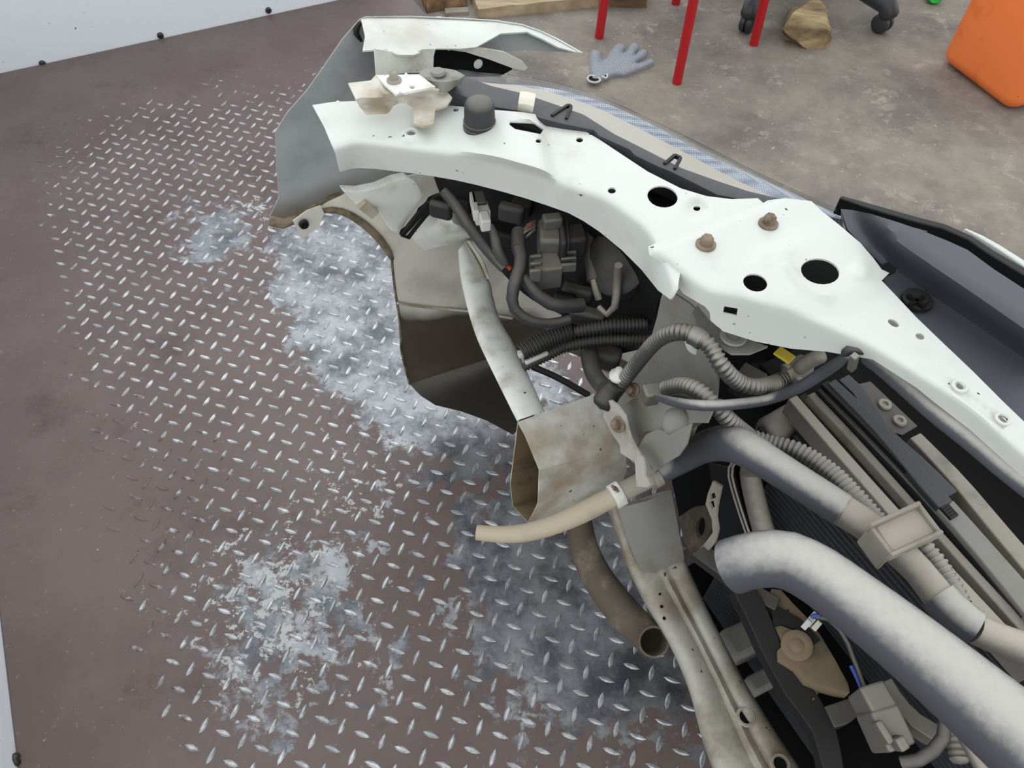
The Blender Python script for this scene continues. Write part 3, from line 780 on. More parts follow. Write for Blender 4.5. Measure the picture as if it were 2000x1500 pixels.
# ---- brace strip -------------------------------------------------------
lft = [(896, 489, .50), (901, 538, .492), (916, 604, .482), (934, 660, .474), (962, 720, .466), (1012, 821, .452)]
rgt = [(910, 470, .50), (951, 547, .492), (958, 574, .482), (973, 624, .474), (1004, 680, .466), (1060, 803, .452)]
mid = [((a[0] + b[0]) / 2, (a[1] + b[1]) / 2, (a[2] + b[2]) / 2 + .005) for a, b in zip(lft, rgt)]
foldl = [(a[0] + 2, a[1] + 3, a[2] - .012) for a in lft]
foldr = [(a[0] + 3, a[1] + 2, a[2] - .012) for a in rgt]
sheet('brace_strip', [foldl, lft, mid, rgt, foldr], WHITE_M, CAR, 40, 3, .0015, sharp=50)
sheet('brace_lip', [[(911, 470, .502), (935, 508, .498), (952, 545, .496)], [(917, 470, .51), (943, 508, .506), (957, 545, .504)]], BEIGEBR, CAR, 12, 2, .0015)

# ---- frame rail stub ---------------------------------------------------
endp = [(1011, 824), (1026, 850), (1054, 918), (1051, 985), (1032, 1022), (1001, 988), (996, 943), (1008, 845)]
A = [QF(x, y, .025) for x, y in endp]
B = [QF(x, y, .165) for x, y in [(1188, 760), (1198, 785), (1222, 868), (1224, 920), (1206, 968), (1172, 945), (1164, 900), (1176, 790)]]
bm = bmesh.new(); n = len(A); prev = None
for k in range(9):
    ring = [bm.verts.new(p.lerp(q, k / 8)) for p, q in zip(A, B)]
    if prev:
        for i in range(n): bm.faces.new((prev[i], prev[(i + 1) % n], ring[(i + 1) % n], ring[i]))
    prev = ring
bmesh.ops.recalc_face_normals(bm, faces=bm.faces)
rail = obj('frame_rail', bm, WHITE_D, CAR, solid=.002, offset=-1, sharp=25)
rail.data.materials.append(RAILIN); rail.modifiers['solid'].material_offset = 1
q = QF(1048, 889, .03); nrm = (A[2] - A[1]).cross(F3).normalized(); nrm = nrm if nrm.dot(CAMP - q) > 0 else -nrm
lathe('hole_rim', QF(1048, 889, .035), nrm, [(-.004, .0018), (.0005, .0022), (.0012, .0042), (-.001, .0052)], RUST, rail, 12)

# ---- core support behind the rail stub ---------------------------------
core = plate('core_support', [(1312, 570), (1345, 592), (1372, 615), (1392, 650), (1398, 700), (1402, 745), (1398, 790), (1365, 830), (1330, 850), (1290, 875), (1250, 885), (1215, 890), (1196, 850), (1184, 800), (1180, 772), (1235, 740), (1265, 680), (1283, 620), (1292, 578)],
             lambda x, y: QF(x, y, .165 + .02 * math.sin((x - 1200) / 60) * .4 - .02 * max(0, min(1, (y - 760) / 60))), GREYP, CAR, [], 13, (), .002)
plate('front_plate', [(1205, 800), (1235, 780), (1290, 775), (1345, 790), (1392, 800), (1380, 826), (1352, 826), (1330, 838), (1300, 842), (1262, 842), (1246, 868), (1236, 905), (1222, 880), (1210, 850)],
      lambda x, y: QF(x, y, .128 - .010 * max(0, min(1, (y - 800) / 40))), DUSTM if False else GREYP, core, (), 11, (), .002)
lathe('dome_plug', QF(1322, 826, .118), -F3 + Z3 * .5, [(0, .016), (.004, .016), (.009, .012), (.011, .006), (.0115, 0)], GREYP, core, 16)
plate('hose_shield', [(1238, 905), (1247, 872), (1263, 848), (1285, 838), (1298, 843), (1305, 850), (1350, 828), (1340, 868), (1325, 890), (1300, 905), (1275, 925), (1262, 930)],
      lambda x, y: QF(x, y, .10 + .012 * math.sin((x - 1240) / 22)), GREYP, CAR, (), 9, (), .002)
wbk = plate('hose_bracket', [(1181, 784), (1193, 782), (1205, 792), (1220, 812), (1226, 838), (1232, 858), (1240, 872), (1256, 893), (1259, 925), (1270, 945), (1262, 952), (1243, 950), (1240, 903), (1212, 885), (1210, 868), (1192, 842), (1178, 812)],
            lambda x, y: QF(x, y, .095 - .02 * max(0, (y - 880) / 70)), DUSTL, CAR, (), 8, (), .0025)
bolt(QF(1209, 829, .092), .0095, wbk, RUST, (-F3 + Z3 * .6).normalized())
bolt(QF(1238, 762, .13), .009, core, RUST, (-F3 + Z3 * .6).normalized())
# strip behind the tie plate's lower left edge (grey strengthening piece)
plate('reinforcement', [(1362, 596), (1388, 628), (1412, 648), (1475, 668), (1500, 676), (1465, 690), (1430, 690), (1400, 672), (1366, 640), (1352, 610)], lambda x, y: P(x, y, .70), GREYP, CAR, (), 10, (), .003)
lathe('reinforcement_ring', P(1432, 657, .706), Z3, [(0, .013), (.002, .012), (.002, .008), (0, .007), (0, 0)], GREYP, CAR, 16)

# ---- lower crossmember -------------------------------------------------
LL = [(1188, 992, .36), (1210, 1060, .335), (1232, 1120, .31), (1262, 1180, .285), (1310, 1262, .27), (1346, 1345, .262), (1372, 1440, .256), (1400, 1520, .25)]
RR = [(1312, 955, .36), (1326, 1030, .335), (1337, 1092, .31), (1366, 1160, .285), (1405, 1240, .27), (1455, 1335, .262), (1520, 1440, .256), (1580, 1530, .25)]
fr_ = [(-.0, -.03), (.04, -.004), (.22, .004), (.42, 0), (.50, -.005), (.58, .003), (.66, -.005), (.74, .003), (.96, -.001), (1, -.03)]
rows = []
for t, dz in fr_:
    rows.append([(a[0] + (b[0] - a[0]) * t, a[1] + (b[1] - a[1]) * t, a[2] + dz * (1 if i > 2 or t in (0, 1, -.0) else .25)) for i, (a, b) in enumerate(zip(LL, RR))])
xm = sheet('lower_crossmember', rows, XMEM, CAR, 50, 3, .002, sharp=0)
sheet('overlap_plate', [[(1206, 992, .366), (1228, 1060, .342), (1252, 1112, .320), (1280, 1117, .318)], [(1262, 978, .372), (1282, 1040, .346), (1298, 1085, .324), (1302, 1108, .318)], [(1310, 958, .366), (1324, 1030, .341), (1334, 1080, .320), (1336, 1093, .316)]], GREYP, xm, 14, 5, .002)
for x, y in ((1457, 1400), (1524, 1492)):
    lathe('hole_rim', P(x, y, .262), Z3, [(0, .0125), (.002, .0110), (.002, .0085), (-.004, .0080), (-.004, 0)], XMEM, xm, 18)
    lathe('bolt_hole', P(x, y, .2588), Z3, [(0, .0080), (.0012, .0080), (.0012, 0)], BLACKIN, xm, 18)
for x, y, r in ((1275, 1142, 2.2), (1288, 1160, 2), (1292, 1185, 2), (1297, 1208, 3)):
    lathe('drain_hole', P(x, y, .296 - (y - 1142) * .0002), Z3, [(0, .0022), (.001, .0022), (.001, 0)], BLACKIN, xm, 8)
beam('cross_tube', (1420, 1260, .20), (1520, 1215, .20), 62, .05, GREYP, CAR, .008)
beam('cross_tube_lower', (1465, 1340, .19), (1560, 1290, .19), 36, .03, GREYP, CAR, .006)

# ---- rusty elbow pipe --------------------------------------------------
tube('rusty_elbow_pipe', [(1130, 1020, .235), (1142, 1075, .225), (1168, 1130, .215), (1208, 1185, .21), (1248, 1228, .212), (1268, 1246, .228), (1277, 1254, .246)], [52, 56, 62, 66, 66, 64, 62], RUSTP, CAR, 20, ('open', 'open'), wall=.86)

# ---- headlamp ----------------------------------------------------------
hu = [(822, 141), (850, 134), (885, 138), (905, 148), (960, 168), (1020, 182), (1090, 206), (1140, 224), (1200, 262), (1260, 292), (1330, 328), (1400, 353), (1460, 373), (1522, 388)]
hl = [(1482, 396), (1400, 380), (1365, 362), (1310, 335), (1285, 325), (1240, 303), (1230, 292), (1170, 265), (1160, 254), (1100, 242), (1052, 230), (1010, 216), (960, 208), (905, 188), (862, 168), (835, 160)]


def z_lamp(x): return .800 - .030 * max(0, min(1, (x - 820) / 700))


hs_ = plate('headlamp_housing', hu + hl, lambda x, y: P(x, y, z_lamp(x) + .004 * math.sin(x / 31) * 0), DKGREY, CAR, (), 10, (), .016, bevel=.0015)
lu = [(900, 147), (960, 168), (1020, 182), (1090, 206), (1140, 224), (1200, 262), (1260, 292), (1330, 328), (1400, 353), (1460, 373), (1522, 388)]
ls = [(893, 143), (960, 147), (1050, 156), (1120, 172), (1200, 201), (1300, 246), (1400, 296), (1500, 346), (1600, 393), (1640, 412), (1662, 424)]
r0 = [P(x, y, z_lamp(x) - .001) for x, y in lu]
r1 = [P(x, y, z_lamp(x) - .006 - .02 * max(0, (x - 1100) / 560)) for x, y in ls]
rm = [a.lerp(b, .55) + Z3 * .006 for a, b in zip(r0, r1)]
r2 = [p + F3 * .012 - Z3 * .03 for p in r1]; r3 = [p + F3 * .035 - Z3 * .12 for p in r1]; r4 = [p + F3 * .04 - Z3 * .22 for p in r1]
sheet('headlamp_lens', [r0, rm, r1, r2, r3, r4], LENS, CAR, 40, 4, .0022, offset=-1)
q0 = [p - Z3 * .004 for p in r0]; q1 = [a.lerp(b, .3) - Z3 * .009 for a, b in zip(r0, r1)]
qk = [max(.5, .90 - .035 * i) for i in range(len(r0))]; q2 = [a.lerp(b, k) - Z3 * .009 for a, b, k in zip(r0, r1, qk)]
sheet('reflector', [q0, q1, q2], REFL, CAR, 30, 4, .002)
q3 = [a.lerp(b, .95) - Z3 * .006 for a, b in zip(r0, r1)]; q4 = [p - Z3 * .05 - F3 * .004 for p in r1]; q5 = [p - Z3 * .15 + F3 * .01 for p in r1]
sheet('chrome_bezel', [q2, q3, q4, q5], HONEY, CAR, 40, 4, .002)
# lamp details
sheet('spring_clip', [[(1016, 180, .806), (1030, 181, .806), (1046, 185, .804)], [(1013, 198, .806), (1028, 200, .806), (1043, 205, .804)], [(1011, 214, .795), (1025, 217, .795), (1040, 220, .793)]], CREAM, hs_, 8, 3, .002)
ear = plate('lamp_mount_ear', [(818, 144), (826, 136), (846, 131), (868, 133), (890, 137), (908, 147), (898, 155), (872, 160), (845, 159), (828, 154)], lambda x, y: P(x, y, .812 + .003 * math.sin(x / 9) * math.sin(y / 5)), GREYP, hs_, (), 6, (), .011, bevel=.001)
lathe('ear_boss', P(855, 143, .813), Z3, [(0, .008), (.003, .007), (.004, .0035), (.004, 0)], GREYP, hs_, 12)
for pts in ([(1078, 224), (1110, 203), (1116, 206), (1106, 230)], [(1298, 318), (1318, 301), (1330, 306), (1318, 328)]):
    v = [P(x, y, z_lamp(x) + .002) for x, y in pts]; bm = bmesh.new()
    for a, b in zip(v, v[1:]): beam_bm(bm, a, b, .003, .004)
    bmesh.ops.recalc_face_normals(bm, faces=bm.faces); obj('housing_rib', bm, BLACK, hs_)
# lamp body under the upper rail
body = [[(835, 190, .74), (950, 225, .745), (1100, 262, .75), (1250, 330, .75), (1400, 395, .75)], [(840, 300, .70), (950, 318, .70), (1060, 335, .70), (1200, 400, .70), (1330, 470, .70)],
        [(850, 350, .63), (930, 372, .62), (1040, 400, .61), (1180, 470, .61), (1290, 580, .61)], [(880, 420, .55), (960, 470, .53), (1060, 520, .52), (1170, 590, .51), (1270, 650, .50)], [(905, 440, .46), (1010, 560, .44), (1090, 610, .42), (1180, 640, .42), (1260, 690, .42)]]
sheet('lamp_body', body, BLACK, CAR, 24, 5, .003)
lathe('lamp_rear_cap', P(1205, 512, .60), (-F3 + Z3 * .9 - N3 * .3), [(-.02, .045), (.004, .042), (.008, .034), (.010, .012), (.010, 0)], CONDARK, CAR, 24)

# ---- grille cover at right ----------------------------------------------
gl = [(1630, 432), (1690, 492), (1740, 534), (1815, 587), (1905, 648), (2040, 742)]


def z_gr(x, y):
    d = -below(gl, x, y); z = .780
    w_ = 66; t = max(0, min(1, (d - 6) / (w_ - 6))); z += .036 * t * t * (3 - 2 * t) * max(.1, min(1, (x - 1640) / 110))
    if d > w_ + 8: z -= .00022 * (d - w_ - 8)
    return z


gofs = [[(x, y - d) for x, y in spline([(*p, 0) for p in gl], 110)[:, :2]] for d in (4, 14, 24, 36, 48, 60, 72, 84)]
gpo = [(1642, 408), (1664, 410), (1702, 418), (1760, 436), (1800, 450), (1850, 470), (1890, 488), (1940, 525), (2040, 590), (2040, 862), (1960, 788), (1900, 728), (1840, 671), (1790, 623), (1745, 575), (1722, 556), (1728, 542), (1748, 534), (1752, 524), (1735, 512), (1722, 516), (1705, 500), (1680, 474), (1655, 448)]
gr = plate('grille_cover', gpo,
           lambda x, y: P(x, y, z_gr(x, y)), GRILLE, CAR, (), 13, [[p for p in l if 1660 < p[0] < 2030 and inpoly(*p, gpo) and pdist(*p, gpo) > 5] for l in gofs], .003, offset=-1, sharp=50)
strip('grille_top_lip', [(1642, 384, .768), (1700, 402, .772), (1790, 428, .778), (1870, 450, .78), (1920, 482, .78), (1970, 512, .78), (2040, 552, .78)], [10, 17, 18, 17, 18, 20, 22], .02, BLACK, gr)
strip('white_bumper_edge', [(1885, 446, .765), (1925, 466, .765), (1980, 500, .765), (2040, 540, .765)], [5, 12, 15, 17], .05, WHITE, CAR)
strip('step_ledge', [(1700, 424, .792), (1760, 440, .793), (1812, 452, .793)], [6, 10, 4], .006, DKGREY, gr)
cp = lathe('push_clip', P(1790, 588, .782), Z3, [(0, .0135), (.003, .013), (.003, .0085), (.0045, .0082), (.0045, 0)], BLACK, gr, 18)
bm = bmesh.new()
for a in (.6, 2.2): add_box(bm, P(1790, 588, .7875), Vector((math.cos(a), math.sin(a), 0)) * .009, Vector((-math.sin(a), math.cos(a), 0)) * .0015, Z3 * .0012)
obj('clip_slot', bm, BLACKIN, cp, smooth=False)

# ---- radiator pack -------------------------------------------------------
zt = .60


def slab(name, f0, f1, n0, n1, z0, z1, m, parent, bevel=.002):
    bm = bmesh.new(); add_box(bm, W((f0 + f1) / 2, (n0 + n1) / 2, (z0 + z1) / 2), F3 * ((f1 - f0) / 2), N3 * ((n1 - n0) / 2), Z3 * ((z1 - z0) / 2)); bmesh.ops.recalc_face_normals(bm, faces=bm.faces)
    return obj(name, bm, m, parent, smooth=False, bevel=bevel)


rad = slab('radiator_core', .250, .285, -1.06, -.56, .10, .575, RADF, CAR)
bm = bmesh.new()
for k in range(52):
    z = .11 + k * .0089; add_box(bm, W(.249, -.81, z), F3 * .002, N3 * .248, Z3 * .0014)
fins = obj('cooling_fins', bm, DKGREY, rad, smooth=False); fins['kind'] = 'stuff'
tube('radiator_side_tank', [QF(1462, 905, .215), QF(1466, 935, .215), QF(1484, 1010, .215), QF(1520, 1130, .215)], [30, 40, 42, 44], HOSEB, CAR, 14, ('dome', 'cap'))
strip('tank_elbow', [QF(1470, 915, .21), QF(1500, 908, .20), QF(1540, 900, .19)], [34, 26, 20], .02, HOSEB, CAR)
for k, dx in enumerate((0, 7)):
    tube('tank_seam', [QF(1440 + dx, 895 - k * 4, .20), QF(1425 + dx, 910, .20), QF(1424 + dx, 935, .20), QF(1446 + dx, 1010, .20), QF(1478 + dx, 1100, .20)], 5, DUSTM, CAR, 6, ('cap', 'cap'))
plate('shroud_side', [(1384, 905), (1430, 915), (1440, 960), (1455, 1010), (1468, 1085), (1440, 1110), (1395, 1100), (1398, 1030), (1392, 960)], lambda x, y: QF(x, y, .23), BLACK, CAR, (), 14, (), .003)
plate('shroud_ladder', [(1392, 940), (1408, 950), (1400, 990), (1398, 1010), (1402, 1035), (1396, 1060), (1376, 1085), (1362, 1076), (1376, 1062), (1392, 1040), (1390, 1015), (1378, 985), (1382, 965)], lambda x, y: QF(x, y, .16), DUSTM, CAR, [[(1386, 966), (1396, 962), (1398, 972), (1388, 976)], [(1384, 980), (1394, 978), (1396, 990), (1390, 994)]], 8, (), .003)
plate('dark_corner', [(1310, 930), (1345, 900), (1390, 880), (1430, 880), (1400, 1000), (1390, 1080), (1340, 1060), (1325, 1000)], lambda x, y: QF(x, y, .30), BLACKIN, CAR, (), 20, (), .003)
plate('tow_eye', [(1325, 1010), (1352, 992), (1378, 990), (1390, 1030), (1378, 1060), (1350, 1090), (1340, 1070)], lambda x, y: QF(x, y, .24), RUSTP, CAR, [ell(1368, 1030, 9, 20, 10)], 9, (), .006)
strip('condenser_bar', [(1548, 775, zt), (1640, 880, zt), (1750, 1004, zt), (1860, 1125, zt), (2030, 1310, zt)], [22, 24, 27, 30, 36], .025, HOSEB, CAR)
strip('condenser_rail', [(1584, 768, zt), (1680, 870, zt), (1795, 998, zt), (1900, 1115, zt), (2040, 1268, zt)], [18, 18, 18, 20, 26], .03, DUSTM, CAR)
strip('dark_gap_strip', [(1566, 770, zt - .012), (1660, 876, zt - .012), (1772, 1000, zt - .012), (1880, 1120, zt - .012), (2035, 1290, zt - .012)], 20, .03, BLACK, CAR)
# toothed foam seal
seal = strip('foam_seal', [(1604, 757, zt + .004), (1700, 855, zt + .004), (1800, 960, zt + .004), (1900, 1075, zt + .004), (2040, 1240, zt + .004)], [20, 20, 19, 19, 22], .03, RUBBER, CAR)
s = spline([P(*p) for p in [(1612, 752, zt + .008), (1700, 840, zt + .008), (1800, 945, zt + .008), (1860, 1010, zt + .008)]], 64); bm = bmesh.new()
for a in s: add_box(bm, Vector(a), F3 * .005, N3 * .0016, Z3 * .003)
th = obj('seal_teeth', bm, BLACK, seal, smooth=False); th['kind'] = 'stuff'
strip('upper_seal_bar', [(1624, 744, .612), (1720, 838, .612), (1818, 952, .612), (1848, 985, .612)], [22, 30, 36, 36], .03, DKGREY, CAR)
strip('lower_seal_bar', [(1846, 984, .608), (1930, 1080, .608), (2040, 1210, .608)], [42, 46, 56], .03, GREYP, CAR)
strip('curved_guide', [(1648, 736, .60), (1690, 778, .60), (1706, 815, .60), (1740, 852, .60), (1800, 905, .60), (1860, 965, .60)], [28, 30, 30, 28, 28, 30], .03, DKGREY, CAR)
strip('brown_seal_bar', [(1788, 850, .585), (1870, 935, .585), (1950, 1030, .585), (2040, 1135, .585)], [28, 34, 38, 42], .03, DUSTM, CAR)
rp = plate('riveted_plate', [(1668, 752), (1700, 745), (1792, 832), (1762, 850), (1730, 838), (1700, 800)], lambda x, y: P(x, y, .575), CONDARK, CAR, (), 14, (), .003)
for x, y in ((1728, 790), (1757, 822)): lathe('rivet', P(x, y, .576), Z3, [(0, .0078), (.002, .007), (.002, .0035), (0, .003), (0, 0)], DUSTM, rp, 14)
slab('under_shade_sheet', .205, .44, -1.12, -.50, .075, .083, BLACKIN, CAR)  # added black sheet, stands in for the shade under the radiator
slab('front_beam', .385, .425, -1.1, -.30, .30, .50, BLACK, CAR)
slab('gap_shade_wall', .345, .355, -1.1, -.36, .10, .525, BLACKIN, CAR)  # added black slab, keeps the gap ahead of the radiator dark
slab('gap_shade_sheet', .30, .446, -1.1, -.45, .530, .536, BLACKIN, CAR)  # added black slab, paints the unlit void beside the bars
tube('receiver_drier', [(1500, 845, .545), (1530, 828, .545), (1570, 806, .545)], 62, HOSEB, CAR, 18, ('dome', 'dome'))
beam('drier_band', (1486, 832, .56), (1505, 870, .56), 14, .02, BLACK, CAR)
plate('rear_plate', [(1440, 740), (1470, 710), (1540, 690), (1640, 694), (1660, 740), (1600, 760), (1560, 800), (1480, 850), (1440, 830)], lambda x, y: P(x, y, .50), BLACKIN, CAR, (), 20, (), .003)
beam('grey_block', (1445, 720, .58), (1490, 745, .58), 46, .03, CONDARK, CAR)
tube('beige_pipe', [(1560, 720, .66), (1580, 706, .67), (1605, 694, .68)], 30, HOSEB, CAR, 12, ('dome', 'dome'))
beam('yellow_tag', (1518, 682, .69), (1548, 702, .69), 24, .003, YELLOW, CAR, .0005)

# ---- fan shroud and motor --------------------------------------------------
sh = strip('shroud_arm', [(1366, 1072, .40), (1425, 1118, .42), (1490, 1165, .43), (1520, 1180, .43)], [40, 34, 32, 30], .015, CONDARK, CAR)
strip('shroud_rim', [(1448, 1142, .44), (1478, 1195, .43), (1512, 1275, .42), (1560, 1350, .41), (1608, 1418, .40), (1632, 1520, .39)], [44, 48, 44, 56, 50, 40], .02, BLACK, sh)
strip('shroud_web', [(1620, 1400, .41), (1650, 1390, .41), (1688, 1362, .41)], [40, 40, 20], .015, CONDARK, sh)
plate('shroud_back', [(1470, 1150), (1540, 1140), (1640, 1190), (1720, 1260), (1800, 1380), (1900, 1520), (1640, 1520), (1600, 1400), (1540, 1290)], lambda x, y: P(x, y, .36), BLACKIN, sh, (), 26, (), .003)
fmap = lambda x, y: P(x, y, .425 + (x - 1580) * .00004)
mot = plate('fan_motor', [(1507, 1150), (1525, 1152), (1552, 1182), (1575, 1205), (1602, 1240), (1632, 1290), (1656, 1335), (1660, 1352), (1638, 1348), (1610, 1340), (1575, 1330), (1552, 1306), (1520, 1290), (1518, 1272), (1530, 1258), (1512, 1222), (1503, 1185)], fmap, TAN, CAR, (), 11, (), .022, bevel=.003)
lathe('motor_boss', fmap(1556, 1262) + Z3 * .0005, (Z3 - F3 * .35), [(0, .017), (.004, .0165), (.006, .012), (.005, .008), (.007, .005), (.007, 0)], TAN, mot, 20)
plate('motor_band', [(1504, 1196), (1520, 1188), (1560, 1210), (1600, 1252), (1585, 1262), (1560, 1235), (1525, 1222), (1510, 1225)], lambda x, y: fmap(x, y) + Z3 * .004, BLACK, mot, (), 9, (), .006)
bm = bmesh.new()
for dx, dy in ((0, 0), (12, 8), (5, -9), (-8, 6)): beam_bm(bm, P(1582 + dx - 6, 1222 + dy, .452), P(1590 + dx, 1206 + dy, .458), .006, .010)
bmesh.ops.recalc_face_normals(bm, faces=bm.faces); obj('motor_connector', bm, CWHITE, mot, bevel=.0008)
tube('motor_wire', [(1592, 1205, .465), (1622, 1212, .475), (1650, 1245, .475), (1668, 1290, .468), (1690, 1345, .462)], 9, HOSED, CAR, 8, ('cap', 'cap'))
tube('blue_wire', [(1586, 1206, .462), (1592, 1202, .466), (1604, 1204, .470)], 9, WIREB, CAR, 8, ('cap', 'cap'))
tube('blue_wire', [(1662, 1300, .466), (1674, 1325, .462), (1684, 1350, .458)], 8, WIREB, CAR, 8, ('cap', 'cap'))
cb = beam('connector_block', (1702, 1334, .485), (1735, 1393, .485), 56, .035, CONN, CAR, .003)
beam('connector_half', (1728, 1382, .487), (1765, 1462, .480), 62, .035, CONN, cb, .003)
beam('connector_latch', (1716, 1408, .492), (1744, 1452, .488), 16, .012, CONN, cb, .002)
beam('connector_key', (1758, 1440, .494), (1772, 1466, .49), 22, .02, CONN, cb, .002)
strip('harness_bar', [(1728, 1330, .462), (1758, 1372, .462), (1795, 1410, .462), (1850, 1440, .462)], [34, 30, 34, 36], .02, CONN, CAR)
tube('harness_pipe', [(1840, 1372, .50), (1846, 1410, .50), (1838, 1450, .49), (1800, 1482, .48), (1760, 1490, .47)], [20, 24, 26, 26, 26], HOSED, CAR, 12)
tube('harness_hose', [(1852, 1388, .49), (1872, 1418, .49), (1896, 1460, .48), (1930, 1520, .47)], [18, 26, 28, 30], HOSEB, CAR, 12)
tube('drain_stub', [(1862, 1430, .43), (1868, 1455, .43), (1874, 1482, .43)], [34, 36, 38], HOSEB, CAR, 14, ('dome', 'dome'), rib=.006, ribd=.12)

# ---- hoses, conduits and cables ---------------------------------------------
tube('thin_hose', [(931, 1040, .440), (980, 1044, .442), (1030, 1040, .446), (1085, 1024, .452), (1140, 1000, .460), (1190, 974, .470), (1215, 962, .474)], [30, 33, 36, 38, 41, 40, 38], BEIGEH, CAR, 16, ('open', 'cap'))
tube('metal_joint', [(1205, 966, .474), (1240, 948, .480), (1275, 930, .486), (1300, 915, .492)], [40, 38, 40, 42], DUSTM, CAR, 16, ('cap', 'cap'))
for a, b, c in (((1196, 972, .471), (1214, 962, .474), WHITE_M), ((1272, 932, .486), (1286, 924, .489), DUSTM)):
    cl = tube('hose_clamp', [a, b], 50, c, CAR, 18, ('cap', 'cap'), n=4)
    m_ = (V(a) + V(b)) / 2; beam('clamp_ear', m_ + Z3 * .014, m_ + Z3 * .026 - F3 * .008, 12, .003, RUST, cl, .0005)
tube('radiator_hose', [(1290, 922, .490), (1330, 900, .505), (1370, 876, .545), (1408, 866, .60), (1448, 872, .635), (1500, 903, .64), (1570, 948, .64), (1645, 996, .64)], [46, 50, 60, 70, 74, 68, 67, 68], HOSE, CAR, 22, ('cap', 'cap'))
tube('mould_line', [(1660, 978, .662), (1652, 990, .674), (1642, 1005, .668), (1632, 1022, .640)], 3.5, HOSEB, CAR, 6, ('cap', 'cap'))
tube('lower_hose', [(1640, 993, .64), (1700, 1032, .64), (1760, 1082, .635), (1800, 1122, .63), (1832, 1164, .63), (1862, 1196, .63)], [64, 62, 60, 58, 62, 64], HOSEB, CAR, 22, ('cap', 'cap'))
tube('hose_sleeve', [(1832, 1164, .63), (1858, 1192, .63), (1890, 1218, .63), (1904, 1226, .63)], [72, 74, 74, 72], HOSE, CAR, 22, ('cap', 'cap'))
tube('hose_tail', [(1900, 1225, .63), (1945, 1246, .625), (2000, 1266, .62), (2060, 1285, .61)], [62, 62, 64, 66], HOSEB, CAR, 22, ('cap', 'cap'))
hb = prism('hose_holder', [P(x, y, .672) for x, y in ((1706, 1026), (1796, 984), (1836, 1038), (1744, 1080))], -Z3 * .022, HOSEB, CAR, .002)
for pts in (((1702, 1026), (1744, 1082)), ((1794, 982), (1838, 1040))):
    beam('holder_rim', P(*pts[0], .677), P(*pts[1], .677), 9, .03, DUSTM, hb, .001)
for pts in (((1702, 1024), (1798, 980)), ((1742, 1082), (1842, 1036))):
    beam('holder_flange', P(*pts[0], .682), P(*pts[1], .682), 8, .012, DUSTM, hb, .001)

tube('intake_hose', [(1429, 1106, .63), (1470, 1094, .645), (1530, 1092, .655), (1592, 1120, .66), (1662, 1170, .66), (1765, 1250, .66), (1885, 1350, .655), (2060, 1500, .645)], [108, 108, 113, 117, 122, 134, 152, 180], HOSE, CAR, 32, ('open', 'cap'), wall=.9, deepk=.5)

RB = .0052
tube('corrugated_conduit', [(1202, 765, .545), (1240, 715, .60), (1280, 668, .66), (1316, 650, .69), (1350, 652, .70), (1385, 675, .70), (1410, 715, .69), (1440, 745, .67), (1475, 756, .66), (1515, 748, .64), (1550, 728, .645)], [30, 30, 32, 34, 35, 35, 35, 35, 35, 35, 34], CONDUIT, CAR, 16, ('cap', 'cap'), rib=RB)
tube('conduit_collar', [(1348, 652, .70), (1362, 658, .70), (1374, 667, .70)], 40, CONDUIT, CAR, 16, ('cap', 'cap'))
tube('conduit_connector', [(1536, 733, .645), (1552, 725, .648), (1572, 712, .650)], 46, HOSEB, CAR, 14, ('cap', 'cap'))
for p in ((1536, 716), (1558, 740), (1570, 702)): beam('connector_tooth', (p[0], p[1], .66), (p[0] + 8, p[1] - 5, .66), 12, .02, HOSEB, CAR, .001)
sheet('cable_saddle', [[(1338, 668, .648), (1345, 684, .640), (1362, 693, .638), (1380, 688, .640)], [(1345, 664, .652), (1352, 676, .648), (1364, 682, .646), (1376, 680, .646)]], WHITE_M, CAR, 14, 3, .002)
tube('conduit_boot', [(1178, 788, .545), (1190, 770, .552), (1204, 752, .565)], [46, 44, 34], CONDARK, CAR, 14, ('dome', 'cap'))
lathe('boot_clip', P(1206, 736, .57), Z3, [(0, .010), (.004, .010), (.008, .004), (.014, .004), (.015, 0)], WHITE_M, CAR, 12)
tube('dark_pipe', [(1150, 680, .46), (1152, 705, .48), (1162, 735, .50), (1182, 760, .53)], [34, 34, 34, 34], HOSED, CAR, 14, ('cap', 'cap'))

tube('corrugated_conduit', [(1300, 758, .615), (1330, 752, .64), (1362, 762, .655), (1395, 790, .655), (1425, 822, .64), (1460, 850, .61)], [30, 33, 35, 36, 36, 34], CONDUIT, CAR, 16, ('cap', 'cap'), rib=RB)
tube('corrugated_conduit', [(1455, 846, .60), (1500, 862, .60), (1560, 880, .61), (1620, 920, .615), (1670, 968, .62), (1720, 1020, .62), (1770, 1060, .62)], [26, 30, 34, 38, 38, 36, 34], CONDUIT, CAR, 16, ('cap', 'cap'), rib=RB)
tube('corrugated_conduit', [(1800, 1062, .60), (1830, 1098, .60), (1858, 1140, .60), (1880, 1180, .60)], [36, 38, 38, 36], CONDUIT, CAR, 16, ('cap', 'cap'), rib=RB)
cn = beam('conduit_plug', (1258, 762, .60), (1306, 754, .60), 34, .02, CONN, CAR, .003)
tube('plug_lead', [(1300, 770, .598), (1330, 768, .60), (1352, 776, .602), (1372, 785, .60)], [16, 18, 16, 10], HOSED, CAR, 10, ('cap', 'cap'), squash=.6)
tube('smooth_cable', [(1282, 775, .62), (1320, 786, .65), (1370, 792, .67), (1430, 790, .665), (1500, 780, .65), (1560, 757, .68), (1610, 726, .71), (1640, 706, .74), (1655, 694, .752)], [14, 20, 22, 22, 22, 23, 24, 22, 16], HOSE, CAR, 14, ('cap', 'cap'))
g = tube('cable_grommet', [(1652, 688, .765), (1664, 680, .772), (1685, 682, .772), (1700, 690, .765)], [26, 30, 30, 26], RUBBER, CAR, 14, ('dome', 'dome'), squash=.7)
